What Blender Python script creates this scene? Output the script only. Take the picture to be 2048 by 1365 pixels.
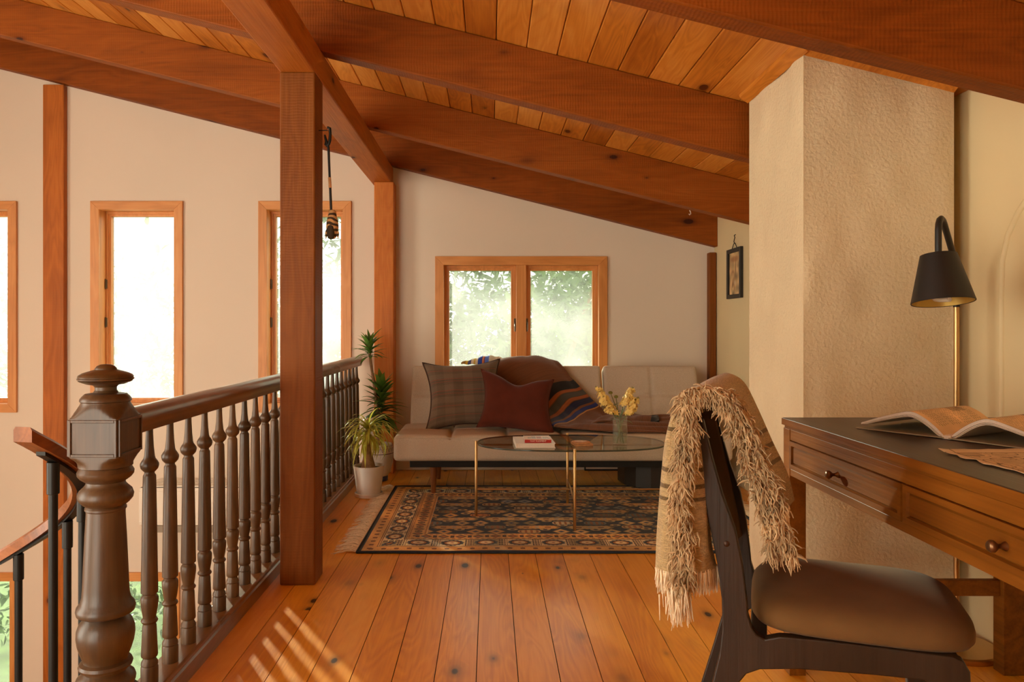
import bpy, bmesh, math, random
import numpy as np
from mathutils import Vector, Matrix
for o in list(bpy.data.objects): bpy.data.objects.remove(o, do_unlink=True)
sc = bpy.context.scene
C = sc.collection
R = math.radians
rnd = random.Random(7)
nrg = np.random.default_rng(7)

# ------------------------------------------------------------ camera, sky, sun, exposure
cam = bpy.data.cameras.new('camera'); co = bpy.data.objects.new('camera', cam); C.objects.link(co)
co.location = (0, 0, 1.1); co.rotation_euler = (R(90), 0, 0)
cam.sensor_width = 36; cam.lens = 36*1500/2048; cam.shift_x = 44/2048; cam.shift_y = -29.5/2048
cam.clip_start = 0.02; sc.camera = co
world = bpy.data.worlds.new('world'); sc.world = world; world.use_nodes = True
bgn = world.node_tree.nodes['Background']
bgn.inputs['Color'].default_value = (1.0, 0.94, 0.78, 1); bgn.inputs['Strength'].default_value = 5.3
sun = bpy.data.lights.new('sun', 'SUN'); so = bpy.data.objects.new('sun', sun); C.objects.link(so)
sun.energy = 15; sun.color = (1.0, 0.90, 0.74); sun.angle = R(1.6)
so.rotation_euler = Vector((0.53, -0.85, -0.22)).to_track_quat('-Z', 'Y').to_euler(); so.location = (-6, 12, 8)
sc.view_settings.view_transform = 'Standard'; sc.view_settings.look = 'None'
sc.view_settings.gamma = 1.0; sc.view_settings.use_curve_mapping = False
sc.view_settings.exposure = 0.42
cy = sc.cycles
cy.use_denoising = True; cy.max_bounces = 9; cy.diffuse_bounces = 6; cy.glossy_bounces = 4
cy.transparent_max_bounces = 16; cy.transmission_bounces = 8; cy.sample_clamp_indirect = 6

# ------------------------------------------------------------ node helpers
def newmat(name):
    m = bpy.data.materials.new(name); m.use_nodes = True
    return m, m.node_tree, m.node_tree.nodes['Principled BSDF']
def nd(nt, typ, props=None, **ins):
    n = nt.nodes.new(typ)
    for k, v in (props or {}).items(): setattr(n, k, v)
    for k, v in ins.items():
        key = int(k[1:]) if k[0] == 'i' and k[1:].isdigit() else k.replace('_', ' ')
        s = n.inputs[key]
        if isinstance(v, bpy.types.NodeSocket): nt.links.new(v, s)
        else: s.default_value = v
    return n
def mth(nt, op, a, b=0.0, c=None):
    n = nd(nt, 'ShaderNodeMath', dict(operation=op), i0=a, i1=b)
    if c is not None:
        if isinstance(c, bpy.types.NodeSocket): nt.links.new(c, n.inputs[2])
        else: n.inputs[2].default_value = c
    return n.outputs[0]
def ramp(nt, fac, stops):
    n = nt.nodes.new('ShaderNodeValToRGB'); nt.links.new(fac, n.inputs[0])
    el = n.color_ramp.elements
    while len(el) < len(stops): el.new(0.5)
    for e, (p, c) in zip(el, stops):
        e.position = p; e.color = (*c, 1) if len(c) == 3 else c
    return n.outputs[0]
def mix(nt, fac, a, b, bt='MIX'):
    n = nt.nodes.new('ShaderNodeMix'); n.data_type = 'RGBA'; n.blend_type = bt
    for s, v in ((n.inputs[0], fac), (n.inputs[6], a), (n.inputs[7], b)):
        if isinstance(v, bpy.types.NodeSocket): nt.links.new(v, s)
        else: s.default_value = v if not isinstance(v, tuple) or len(v) == 4 else (*v, 1)
    return n.outputs[2]
def bump(nt, b, h, strength, dist=0.01):
    n = nd(nt, 'ShaderNodeBump', Height=h, Strength=strength, Distance=dist)
    nt.links.new(n.outputs[0], b.inputs['Normal'])
def lin(c): return tuple(((x/255+.055)/1.055)**2.4 if x > 10 else x/3294.6 for x in c)
def srgb(*c): return lin(c)

def plain(name, col, rough=.6, metal=0, noise=0.0, nscale=8, bmp=0, bscale=60, coat=0, bdist=.004):
    m, nt, b = newmat(name)
    b.inputs['Roughness'].default_value = rough; b.inputs['Metallic'].default_value = metal
    b.inputs['Coat Weight'].default_value = coat
    tc = nd(nt, 'ShaderNodeTexCoord').outputs['Object']
    nz = nd(nt, 'ShaderNodeTexNoise', Vector=tc, Scale=nscale, Detail=4.0).outputs[0]
    a = tuple(max(0, x*(1-noise)) for x in col); c = tuple(min(1, x*(1+noise)) for x in col)
    nt.links.new(ramp(nt, nz, [(.3, a), (.7, c)]), b.inputs['Base Color'])
    if bmp:
        h = nd(nt, 'ShaderNodeTexNoise', Vector=tc, Scale=bscale, Detail=3.0).outputs[0]
        bump(nt, b, h, bmp, bdist)
    return m

def wood(name, dark, mid, light, axis='Y', rough=.45, coat=0.0, knots=0.0, saw=0.0, fig=1.0, scale=1.0, var=.25, knotcol=None, bmp=.15, spec=.5):
    """grain along axis in object space, shifted for each object so that no two boards agree"""
    m, nt, b = newmat(name)
    tc = nd(nt, 'ShaderNodeTexCoord').outputs['Object']
    rn = nd(nt, 'ShaderNodeObjectInfo').outputs['Random']
    off = nd(nt, 'ShaderNodeCombineXYZ', X=mth(nt, 'MULTIPLY', rn, 37.0), Y=mth(nt, 'MULTIPLY', rn, 91.0), Z=mth(nt, 'MULTIPLY', rn, 53.0)).outputs[0]
    p = nd(nt, 'ShaderNodeVectorMath', dict(operation='ADD'), i0=tc, i1=off).outputs[0]
    def mp(al, ac):
        s = {'X': (al, ac, ac), 'Y': (ac, al, ac), 'Z': (ac, ac, al)}[axis]
        return nd(nt, 'ShaderNodeMapping', Vector=p, Scale=tuple(x*scale for x in s)).outputs[0]
    n1 = nd(nt, 'ShaderNodeTexNoise', Vector=mp(.55, 4.5), Scale=1.6, Detail=2.5, Distortion=.6).outputs[0]
    rings = mth(nt, 'FRACT', mth(nt, 'MULTIPLY', n1, 14.0*fig))
    rings = mth(nt, 'ABSOLUTE', mth(nt, 'SUBTRACT', rings, .5))
    fine = nd(nt, 'ShaderNodeTexNoise', Vector=mp(3, 130), Scale=1.0, Detail=3.0).outputs[0]
    big = nd(nt, 'ShaderNodeTexNoise', Vector=mp(1.2, 5), Scale=1.0, Detail=3.0).outputs[0]
    f = mth(nt, 'ADD', mth(nt, 'MULTIPLY', rings, .32), mth(nt, 'MULTIPLY', fine, .32))
    f = mth(nt, 'ADD', f, mth(nt, 'MULTIPLY', mth(nt, 'SUBTRACT', big, .5), .7))
    f = mth(nt, 'ADD', f, mth(nt, 'MULTIPLY', mth(nt, 'SUBTRACT', rn, .5), var))
    f = mth(nt, 'ADD', f, .24)
    col = ramp(nt, f, [(.12, dark), (.5, mid), (.85, light)])
    h = fine
    if knots:
        v = nd(nt, 'ShaderNodeTexVoronoi', Vector=mp(3.6, 7.2), Scale=knots)
        d = v.outputs['Distance']
        kc = nd(nt, 'ShaderNodeSeparateColor', Color=v.outputs['Color']).outputs[0]
        rad = mth(nt, 'MULTIPLY', mth(nt, 'MAXIMUM', mth(nt, 'SUBTRACT', kc, .36), 0.0), .32)
        wob = mth(nt, 'ADD', d, mth(nt, 'MULTIPLY', mth(nt, 'SUBTRACT', big, .5), .06))
        k = mth(nt, 'DIVIDE', wob, mth(nt, 'ADD', rad, .0001))
        kc2 = knotcol or tuple(x*.12 for x in dark)
        halo = mth(nt, 'LESS_THAN', k, 99.0)
        kf = ramp(nt, mth(nt, 'MULTIPLY', k, .2), [(.0, (1, 1, 1)), (.14, (1, 1, 1)), (.17, (.5,)*3), (.28, (.16,)*3), (.5, (0,)*3)])
        col = mix(nt, kf, col, kc2)
    nt.links.new(col, b.inputs['Base Color'])
    rr = mth(nt, 'ADD', mth(nt, 'MULTIPLY', big, .25), rough-.12)
    b.inputs['Specular IOR Level'].default_value = spec
    nt.links.new(rr, b.inputs['Roughness']); b.inputs['Coat Weight'].default_value = coat
    b.inputs['Coat Roughness'].default_value = .28
    if saw:
        w = nd(nt, 'ShaderNodeTexWave', dict(bands_direction=axis), Vector=p, Scale=26.0, Distortion=3.0, Detail=2.0).outputs['Fac']
        h = mth(nt, 'ADD', h, mth(nt, 'MULTIPLY', w, saw))
    if bmp: bump(nt, b, h, bmp, .004)
    return m

def img(name, arr):
    """arr HxWx3 in display values, row 0 at the bottom: a pattern computed here, not a file"""
    h, w = arr.shape[:2]
    im = bpy.data.images.new(name, w, h)
    a = np.ones((h, w, 4), np.float32); a[..., :3] = np.clip(arr, 0, 1)
    im.pixels.foreach_set(a.ravel()); im.update()
    return im
def imat(name, arr, rough=.9, bmp=0, bscale=400, sheen=0):
    m, nt, b = newmat(name)
    uv = nd(nt, 'ShaderNodeTexCoord').outputs['UV']
    t = nd(nt, 'ShaderNodeTexImage', dict(image=img(name, arr)), Vector=uv)
    nt.links.new(t.outputs[0], b.inputs['Base Color']); b.inputs['Roughness'].default_value = rough
    b.inputs['Sheen Weight'].default_value = sheen
    if bmp:
        tc = nd(nt, 'ShaderNodeTexCoord').outputs['Object']
        bump(nt, b, nd(nt, 'ShaderNodeTexNoise', Vector=tc, Scale=bscale, Detail=2.0).outputs[0], bmp, .004)
    return m

# ------------------------------------------------------------ mesh helpers
W = {}                                            # world matrix of every thing with parts
class MB:
    def __init__(s): s.v = []; s.f = []; s.uv = []
    def add(s, V, F, uv=None):
        n = len(s.v); s.v += [tuple(map(float, p)) for p in V]; s.f += [tuple(int(i)+n for i in f) for f in F]
        if uv is not None: s.uv += [tuple(map(float, p)) for p in uv]
        return s
    def box(s, x0, x1, y0, y1, z0, z1, M=None):
        V = [(x, y, z) for z in (z0, z1) for y in (y0, y1) for x in (x0, x1)]
        if M is not None: V = [M @ Vector(p) for p in V]
        return s.add(V, [(0, 2, 3, 1), (4, 5, 7, 6), (0, 1, 5, 4), (2, 6, 7, 3), (0, 4, 6, 2), (1, 3, 7, 5)])
    def prism(s, poly, vec):
        n = len(poly); vec = Vector(vec); V = [Vector(p) for p in poly]; V += [p+vec for p in V]
        return s.add(V, [tuple(range(n-1, -1, -1)), tuple(range(n, 2*n))] + [(i, (i+1) % n, n+(i+1) % n, n+i) for i in range(n)])
    def lathe(s, prof, segs=24, M=None, sq=None):
        """prof (r, z) from bottom to top; sq: half side of a square that clips the circle"""
        V = []; F = []
        for q in prof:
            r, z = q[0], q[1]; h = q[2] if len(q) > 2 else sq
            for k in range(segs):
                a = 2*math.pi*(k+.5)/segs; c, t = math.cos(a), math.sin(a)
                rr = r if h is None else min(r, h/max(abs(c), abs(t)))
                p = Vector((rr*c, rr*t, z)); V.append(M @ p if M is not None else p)
        m = len(prof)
        for j in range(m-1):
            for k in range(segs):
                F.append((j*segs+k, j*segs+(k+1) % segs, (j+1)*segs+(k+1) % segs, (j+1)*segs+k))
        F.append(tuple(range(segs-1, -1, -1))); F.append(tuple((m-1)*segs+k for k in range(segs)))
        return s.add(V, F)
    def tube(s, path, rad, segs=10, flat=1.0, up=None):
        P = [Vector(p) for p in path]; n = len(P); V = []; F = []
        ref = Vector(up) if up else None
        for i, p in enumerate(P):
            t = (P[min(i+1, n-1)]-P[max(i-1, 0)]).normalized()
            if ref is None: ref = Vector((0, 0, 1)) if abs(t.z) < .9 else Vector((1, 0, 0))
            u = t.cross(ref).normalized(); w = u.cross(t).normalized(); ref = w
            r = rad[i] if hasattr(rad, '__len__') else rad
            for k in range(segs):
                a = 2*math.pi*k/segs
                V.append(p+u*(r*math.cos(a))+w*(r*flat*math.sin(a)))
        for j in range(n-1):
            for k in range(segs):
                F.append((j*segs+k, j*segs+(k+1) % segs, (j+1)*segs+(k+1) % segs, (j+1)*segs+k))
        F.append(tuple(range(segs-1, -1, -1))); F.append(tuple((n-1)*segs+k for k in range(segs)))
        return s.add(V, F)
    def sweep(s, path, sect):
        """sect: list of (side, up) swept along path with world up"""
        P = [Vector(p) for p in path]; n = len(P); m = len(sect); V = []; F = []
        for i, p in enumerate(P):
            t = (P[min(i+1, n-1)]-P[max(i-1, 0)]); t.z = 0; t.normalize()
            u = t.cross(Vector((0, 0, 1)))
            for a, b in sect: V.append(p+u*a+Vector((0, 0, b)))
        for j in range(n-1):
            for k in range(m): F.append((j*m+k, j*m+(k+1) % m, (j+1)*m+(k+1) % m, (j+1)*m+k))
        F.append(tuple(range(m-1, -1, -1))); F.append(tuple((n-1)*m+k for k in range(m)))
        return s.add(V, F)
    def grid(s, G, uv=None, wrap=False):
        a, b = G.shape[:2]; F = []
        for i in range(a-1):
            for j in range(b-1+(1 if wrap else 0)):
                F.append((i*b+j, i*b+(j+1) % b, (i+1)*b+(j+1) % b, (i+1)*b+j))
        return s.add(G.reshape(-1, 3), F, None if uv is None else uv.reshape(-1, 2))
    def build(s, name, mat, parent=None, smooth=None, bevel=0, merge=False, local=False, bseg=2, solid=0, sub=0):
        V = s.v
        if parent is not None and not local and parent.name in W:
            Mi = W[parent.name].inverted(); V = [Mi @ Vector(p) for p in V]
        me = bpy.data.meshes.new(name); me.from_pydata([tuple(p) for p in V], [], s.f)
        if s.uv and len(s.uv) == len(s.v):
            ul = me.uv_layers.new(name='UVMap'); li = np.empty(len(me.loops), np.int32); me.loops.foreach_get('vertex_index', li)
            ul.data.foreach_set('uv', np.array(s.uv, np.float32)[li].ravel())
        if not (s.uv and not merge):
            bm = bmesh.new(); bm.from_mesh(me)
            if merge: bmesh.ops.remove_doubles(bm, verts=bm.verts, dist=1e-5)
            bmesh.ops.recalc_face_normals(bm, faces=bm.faces); bm.to_mesh(me); bm.free()
        if smooth is not None:
            me.polygons.foreach_set('use_smooth', [True]*len(me.polygons))
            if smooth < 180: me.set_sharp_from_angle(angle=R(smooth))
        me.materials.append(mat)
        o = bpy.data.objects.new(name, me); C.objects.link(o)
        if parent is not None:
            o.parent = parent
            if parent.name in W: W[o.name] = W[parent.name]
        if bevel:
            md = o.modifiers.new('bevel', 'BEVEL'); md.width = bevel; md.segments = bseg; md.limit_method = 'ANGLE'; md.angle_limit = R(40)
        if solid:
            md = o.modifiers.new('solid', 'SOLIDIFY'); md.thickness = solid; md.offset = 0
        if sub:
            md = o.modifiers.new('sub', 'SUBSURF'); md.levels = sub; md.render_levels = sub
        return o
def tag(o, label, cat, group=None, kind=None):
    o['label'] = label; o['category'] = cat
    if group: o['group'] = group
    if kind: o['kind'] = kind
    return o
def thing(name, label, cat, loc=(0, 0, 0), rotz=0, group=None, kind=None):
    o = bpy.data.objects.new(name, None); C.objects.link(o); o.empty_display_size = .05
    o.location = loc; o.rotation_euler = (0, 0, rotz)
    W[o.name] = Matrix.Translation(loc) @ Matrix.Rotation(rotz, 4, 'Z')
    return tag(o, label, cat, group, kind)
def place(src, name, parent, M):
    """a part that shares its mesh with an earlier one, set by a matrix in the parent's space"""
    o = src.copy() if src.users_collection or src.parent else src
    o.name = name; C.objects.link(o) if o.name not in C.objects else None
    o.parent = parent; o.matrix_local = M
    return o
def puff(x0, x1, y0, y1, z0, z1, r, n, disp=None):
    """a rounded box of fine quads; disp(P, N) may dent it (seams, sag)"""
    c = np.array([(x0+x1)/2, (y0+y1)/2, (z0+z1)/2]); h = np.array([x1-x0, y1-y0, z1-z0])/2
    mb = MB()
    for ax in range(3):
        a, b = [i for i in range(3) if i != ax]
        for sgn in (-1, 1):
            u = np.linspace(-1, 1, n[a]+1); v = np.linspace(-1, 1, n[b]+1)
            U, Vv = np.meshgrid(u, v, indexing='ij')
            P = np.zeros(U.shape+(3,)); P[..., a] = U*h[a]; P[..., b] = Vv*h[b]; P[..., ax] = sgn*h[ax]
            inn = np.clip(P, -(h-r), h-r); d = P-inn; L = np.linalg.norm(d, axis=-1, keepdims=True); N = d/np.maximum(L, 1e-9)
            P = inn+N*r+c
            if disp is not None: P = disp(P, N)
            mb.grid(P)
    return mb
def catmull(G, nu, nv):
    """dense grid through a small net of points"""
    def one(A, n):
        m = len(A); t = np.linspace(0, m-1, n); i = np.minimum(t.astype(int), m-2); f = (t-i).reshape((-1,)+(1,)*(A.ndim-1))
        p0, p1, p2, p3 = A[np.maximum(i-1, 0)], A[i], A[i+1], A[np.minimum(i+2, m-1)]
        return .5*((2*p1)+(-p0+p2)*f+(2*p0-5*p1+4*p2-p3)*f**2+(-p0+3*p1-3*p2+p3)*f**3)
    A = one(np.array(G, float), nu)
    return one(A.transpose(1, 0, 2), nv).transpose(1, 0, 2)
def P3(x, y, Y): return ((x-980)*Y/1500, Y, 1.1-(y-653)*Y/1500)
def smooth_noise(shape, freq, seed=0):
    r = np.random.default_rng(seed); g = r.normal(size=(freq[0]+2, freq[1]+2, 1))
    return catmull(g, shape[0], shape[1])[..., 0]

# ------------------------------------------------------------ materials
M_plank = wood('floor_pine', srgb(202, 120, 24), srgb(234, 158, 44), srgb(244, 180, 70), 'Y', rough=.36, coat=.25, spec=.35, knots=1.25, var=.3, knotcol=srgb(50, 20, 8))
M_ceil = wood('ceiling_pine', srgb(160, 86, 22), srgb(212, 134, 48), srgb(234, 168, 82), 'Y', rough=.42, coat=.1, spec=.3, knots=1.15, var=.55, knotcol=srgb(84, 38, 14))
M_beamX = wood('rafter_wood', srgb(108, 52, 6), srgb(142, 73, 14), srgb(164, 90, 26), 'X', rough=.55, spec=.2, knots=1.0, saw=.35, fig=.6, knotcol=srgb(60, 24, 10), bmp=.3)
M_beamY = wood('girder_wood', srgb(138, 74, 20), srgb(178, 102, 34), srgb(200, 124, 50), 'Y', rough=.55, spec=.2, knots=.9, saw=.35, fig=.6, knotcol=srgb(60, 24, 10), bmp=.3)  # brighter than the rafters: light on the girder underside put into the colour
M_post = wood('post_wood', srgb(90, 46, 8), srgb(120, 65, 16), srgb(140, 82, 28), 'Z', rough=.55, spec=.2, knots=.9, saw=.25, fig=.7, knotcol=srgb(60, 24, 10), bmp=.3)
M_post_lit = wood('post_wood_lit', srgb(148, 78, 22), srgb(188, 106, 36), srgb(206, 128, 56), 'Z', rough=.5, spec=.25, knots=.9, saw=.25, fig=.7, knotcol=srgb(90, 40, 14), bmp=.3)  # lit copy of the post wood: strong light at the back wall painted in
M_case = wood('window_fir', srgb(176, 108, 48), srgb(214, 144, 76), srgb(228, 166, 100), 'Z', rough=.42, fig=.5, var=.15)
M_caseX = wood('window_fir_across', srgb(176, 108, 48), srgb(214, 144, 76), srgb(228, 166, 100), 'X', rough=.42, fig=.5, var=.15)
M_walnut = wood('railing_oak', srgb(40, 26, 13), srgb(80, 53, 27), srgb(108, 76, 42), 'Z', rough=.42, fig=.8, coat=.15)
M_walnutY = wood('handrail_oak', srgb(66, 43, 22), srgb(114, 77, 42), srgb(142, 102, 62), 'Y', rough=.3, fig=.8, coat=.6)
M_spiralw = wood('spiral_rail_wood', srgb(110, 58, 22), srgb(160, 92, 42), srgb(190, 122, 66), 'Y', rough=.4, fig=.7, coat=.2)
M_desk = wood('desk_walnut', srgb(72, 38, 8), srgb(124, 72, 18), srgb(152, 94, 30), 'Y', rough=.5, fig=.5, coat=.02, spec=.12)
M_desktop = wood('desk_top_dark', srgb(34, 20, 12), srgb(56, 36, 22), srgb(72, 48, 30), 'Y', rough=.4, fig=.4, coat=.15)
M_chair = wood('chair_dark_wood', srgb(20, 13, 8), srgb(38, 25, 15), srgb(56, 39, 25), 'Z', rough=.42, fig=.5, coat=.1)
M_sofaleg = wood('sofa_leg_wood', srgb(88, 46, 20), srgb(130, 76, 36), srgb(150, 92, 48), 'Z', rough=.4)
M_wall = plain('white_plaster', srgb(224, 209, 190), .85, noise=.02, nscale=1.5, bmp=.05, bscale=90)
M_wallr = plain('cream_wall_paint', srgb(226, 206, 160), .6, noise=.03, nscale=2, bmp=.05, bscale=12)
M_chim = plain('stucco', srgb(222, 204, 168), .9, noise=.05, nscale=3, bmp=.55, bscale=75, bdist=.008)
M_dark = plain('dark_underlay', srgb(30, 18, 10), .9)
M_black = plain('black_metal', srgb(24, 22, 19), .42, metal=.3, noise=.1)
M_blackm = plain('matt_black', srgb(26, 23, 20), .5, noise=.08)
M_brass = plain('brass', srgb(204, 166, 112), .33, metal=1, noise=.05)
M_white = plain('white_paint', srgb(232, 222, 206), .5, noise=.02)
M_ceram = plain('white_ceramic', srgb(226, 218, 208), .35, noise=.02, coat=.2)
M_sofa = plain('sofa_fabric', srgb(196, 178, 156), .95, noise=.10, nscale=180, bmp=.25, bscale=500)
M_velvet = plain('rust_velvet', srgb(92, 42, 28), .85, noise=.14, nscale=9, bmp=.1, bscale=300)
M_velvet.node_tree.nodes['Principled BSDF'].inputs['Sheen Weight'].default_value = .10
M_seatv = plain('olive_velvet', srgb(112, 82, 48), .9, noise=.14, nscale=7, bmp=.1, bscale=400)
M_seatv.node_tree.nodes['Principled BSDF'].inputs['Sheen Weight'].default_value = .06
M_seatv.node_tree.nodes['Principled BSDF'].inputs['Specular IOR Level'].default_value = .12; M_velvet.node_tree.nodes['Principled BSDF'].inputs['Specular IOR Level'].default_value = .12
M_pipe = plain('dark_piping', srgb(70, 48, 36), .9, noise=.1)
M_wool = plain('tan_wool', srgb(166, 128, 84), 1, noise=.16, nscale=120, bmp=.5, bscale=350)
M_shag = plain('shag_wool', srgb(190, 164, 126), 1, noise=.34, nscale=26)
M_cream = plain('cream_wool', srgb(232, 214, 184), 1, noise=.12, nscale=60)
M_leaf = plain('dracaena_leaf', srgb(62, 104, 44), .35, noise=.35, nscale=9)
M_palm = plain('ponytail_leaf', srgb(164, 166, 62), .45, noise=.25, nscale=12)
M_bark = plain('bark', srgb(148, 112, 78), .9, noise=.25, nscale=40, bmp=.6, bscale=60)
M_soil = plain('soil', srgb(58, 38, 24), 1, noise=.4, nscale=90, bmp=.8, bscale=120)
M_yellow = plain('yellow_petal', srgb(240, 210, 120), .7, noise=.15, nscale=40)
M_button = plain('green_button', srgb(122, 120, 50), .9, noise=.3, nscale=150, bmp=.6, bscale=300)
M_stem = plain('flower_stem', srgb(110, 116, 62), .6, noise=.2)
M_paper = plain('page_edges', srgb(222, 206, 186), .8, noise=.06, nscale=200)
M_cork = plain('cork', srgb(196, 140, 88), .8, noise=.2, nscale=60)
M_steel = plain('hinge_metal', srgb(96, 84, 66), .4, metal=.8)
M_grey = plain('dark_grey_plastic', srgb(46, 36, 26), .5, noise=.05)
M_red = plain('red_cover', srgb(168, 28, 20), .5)
def glass(name, col, rough=0.0, ior=1.45, thin=None, veil=0):
    m, nt, b = newmat(name)
    b.inputs['Base Color'].default_value = (*col, 1); b.inputs['Roughness'].default_value = rough
    b.inputs['Transmission Weight'].default_value = 1; b.inputs['IOR'].default_value = ior
    if thin:                                       # let daylight through thin glass without caustics
        out = nt.nodes['Material Output']
        tr = nd(nt, 'ShaderNodeBsdfTransparent', Color=(*col, 1)); gl = nd(nt, 'ShaderNodeBsdfGlossy', Color=(1, 1, 1, 1), Roughness=rough)
        fr = mth(nt, 'MULTIPLY', nd(nt, 'ShaderNodeFresnel', IOR=ior).outputs[0], mth(nt, 'SUBTRACT', 1.0, nd(nt, 'ShaderNodeNewGeometry').outputs['Backfacing']))
        mx = nd(nt, 'ShaderNodeMixShader', i0=fr, i1=tr.outputs[0], i2=gl.outputs[0])
        if veil: mx = nd(nt, 'ShaderNodeMixShader', i0=veil, i1=mx.outputs[0], i2=nd(nt, 'ShaderNodeBsdfDiffuse', Color=(.9, .9, .86, 1)).outputs[0])
        nt.links.new(mx.outputs[0], out.inputs[0])
    return m
def dusty(name, dust, streak=.25):
    """an old pane: clear glass with a film of dust that catches the sun"""
    m, nt, b = newmat(name); out = nt.nodes['Material Output']
    tc = nd(nt, 'ShaderNodeTexCoord').outputs['Object']
    n1 = nd(nt, 'ShaderNodeTexNoise', Vector=nd(nt, 'ShaderNodeMapping', Vector=tc, Scale=(1, 1, 1)).outputs[0], Scale=5.0, Detail=4.0).outputs[0]
    n2 = nd(nt, 'ShaderNodeTexNoise', Vector=tc, Scale=150.0, Detail=2.0).outputs[0]
    spk = ramp(nt, n2, [(.62, (0, 0, 0)), (.74, (1, 1, 1))])
    f = mth(nt, 'ADD', mth(nt, 'MULTIPLY', mth(nt, 'SUBTRACT', n1, .5), streak), dust)
    f = mth(nt, 'ADD', f, mth(nt, 'MULTIPLY', spk, dust*.35))
    f = mth(nt, 'MINIMUM', mth(nt, 'MAXIMUM', f, 0.0), 1.0)
    tl = nd(nt, 'ShaderNodeBsdfTranslucent', Color=(.97, .98, 1.0, 1)); tr = nd(nt, 'ShaderNodeBsdfTransparent', Color=(.60, .64, .61, 1))
    mx = nd(nt, 'ShaderNodeMixShader', i0=f, i1=tr.outputs[0], i2=tl.outputs[0])
    gl = nd(nt, 'ShaderNodeBsdfGlossy', Roughness=.05); fr = mth(nt, 'MULTIPLY', nd(nt, 'ShaderNodeFresnel', IOR=1.35).outputs[0], mth(nt, 'SUBTRACT', 1.0, nd(nt, 'ShaderNodeNewGeometry').outputs['Backfacing']))
    m2 = nd(nt, 'ShaderNodeMixShader', i0=fr, i1=mx.outputs[0], i2=gl.outputs[0])
    nt.links.new(m2.outputs[0], out.inputs[0])
    return m
M_pane = dusty('dusty_pane', .13, .12); M_pane2 = dusty('less_dusty_pane', .10, .09); M_pane3 = dusty('clear_pane', .04, .05)
M_smoke = glass('smoked_glass', (.66, .66, .59), 0.01, 1.5, thin=True)
M_vase = glass('vase_glass', (.97, .98, .96), 0, 1.5, thin=True, veil=.04)
M_water = glass('vase_water', (.93, .95, .88), 0, 1.15, thin=True)
def leafmat(name, a, b_, trans=.4):
    m, nt, b = newmat(name); out = nt.nodes['Material Output']
    tc = nd(nt, 'ShaderNodeTexCoord').outputs['Object']
    n = nd(nt, 'ShaderNodeTexNoise', Vector=tc, Scale=6.0, Detail=3.0).outputs[0]
    c = ramp(nt, n, [(.32, a), (.68, b_)])
    nt.links.new(c, b.inputs['Base Color']); b.inputs['Roughness'].default_value = .5
    tl = nd(nt, 'ShaderNodeBsdfTranslucent', Color=c)
    mx = nd(nt, 'ShaderNodeMixShader', i0=trans, i1=b.outputs[0], i2=tl.outputs[0])
    nt.links.new(mx.outputs[0], out.inputs[0])
    return m
M_out = leafmat('garden_leaf', srgb(44, 72, 36), srgb(92, 122, 66), .3)
M_out2 = leafmat('garden_leaf_pale', srgb(60, 88, 48), srgb(118, 144, 86), .3)
M_grass = plain('lawn', srgb(104, 132, 66), .9, noise=.35, nscale=5)
M_leaf = leafmat('dracaena_leaf', srgb(52, 92, 30), srgb(126, 160, 64), .35)
M_palm = leafmat('ponytail_leaf', srgb(168, 168, 52), srgb(220, 212, 104), .45)

# ------------------------------------------------------------ the room
ROOF = lambda x: 2.377-.25*x          # underside of the ceiling boards
RAFT = lambda x: 2.132-.25*x          # underside of the rafters
XL, XR, YB, YF = -5.2, 1.72, 5.75, -0.9
fl = tag(MB().box(-1.04, 1.92, YF, YB+.2, -.26, -.0035).build('floor', M_dark), 'honey pine plank floor of the loft with dark knots', 'floor', kind='structure')
Y_joint = {-8: 2.91, -7: 2.91, -6: 2.905, -5: 4.2, 8: 3.2, 11: 2.5}
k = -8
while True:
    xa = -.043+.131*k; xb = xa+.131
    if xa > XR: break
    a = max(xa+.0014, -1.04); b = min(xb-.0014, XR)
    if b-a > .01:
        cuts = [YF, YB]
        if k in Y_joint: cuts = [YF, Y_joint[k], YB]
        for c0, c1 in zip(cuts[:-1], cuts[1:]):
            dz = rnd.uniform(-.0003, 0)
            MB().box(a, b, c0+.001, c1-.001, -.0205, dz).build('plank', M_plank, fl)
    k += 1
fa = MB().box(-1.055, -1.04, YF, YB, -.26, .0).build('trim_1', M_walnutY); tag(fa, 'dark edge board of the loft floor along the stairwell', 'trim', kind='structure')
lo = MB().box(XL-.2, -1.04, YF, YB+.2, -2.75, -2.6); lo.box(-1.04, XR, YF, YB, -2.75, -2.6)
tag(lo.build('floor_lower', plain('lower_floor', srgb(170, 110, 60), .6, noise=.1)), 'brown floor of the lower storey far below the railing', 'floor', kind='structure')

ce = MB(); ce.prism([(XL-.2, YF, ROOF(XL-.2)+.022), (XR+.9, YF, ROOF(XR+.9)+.022), (XR+.9, YF, ROOF(XR+.9)+.2), (XL-.2, YF, ROOF(XL-.2)+.2)], (0, 6.3-YF, 0))
ce = tag(ce.build('ceiling', M_dark), 'sloping tongue and groove pine ceiling between the rafters', 'ceiling', kind='structure')
x = .433-.135*42; i = 0
while x < XR:
    a, b = x+.0015, min(x+.135-.0015, XR)
    if b-a > .01 and a > XL:
        m = MB(); m.prism([(a, YF, ROOF(a)), (b, YF, ROOF(b)), (b, YF, ROOF(b)+.02), (a, YF, ROOF(a)+.02)], (0, YB+.02-YF, 0))
        m.build('plank', M_ceil, ce, bevel=.004, bseg=1)
    x += .135

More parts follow.
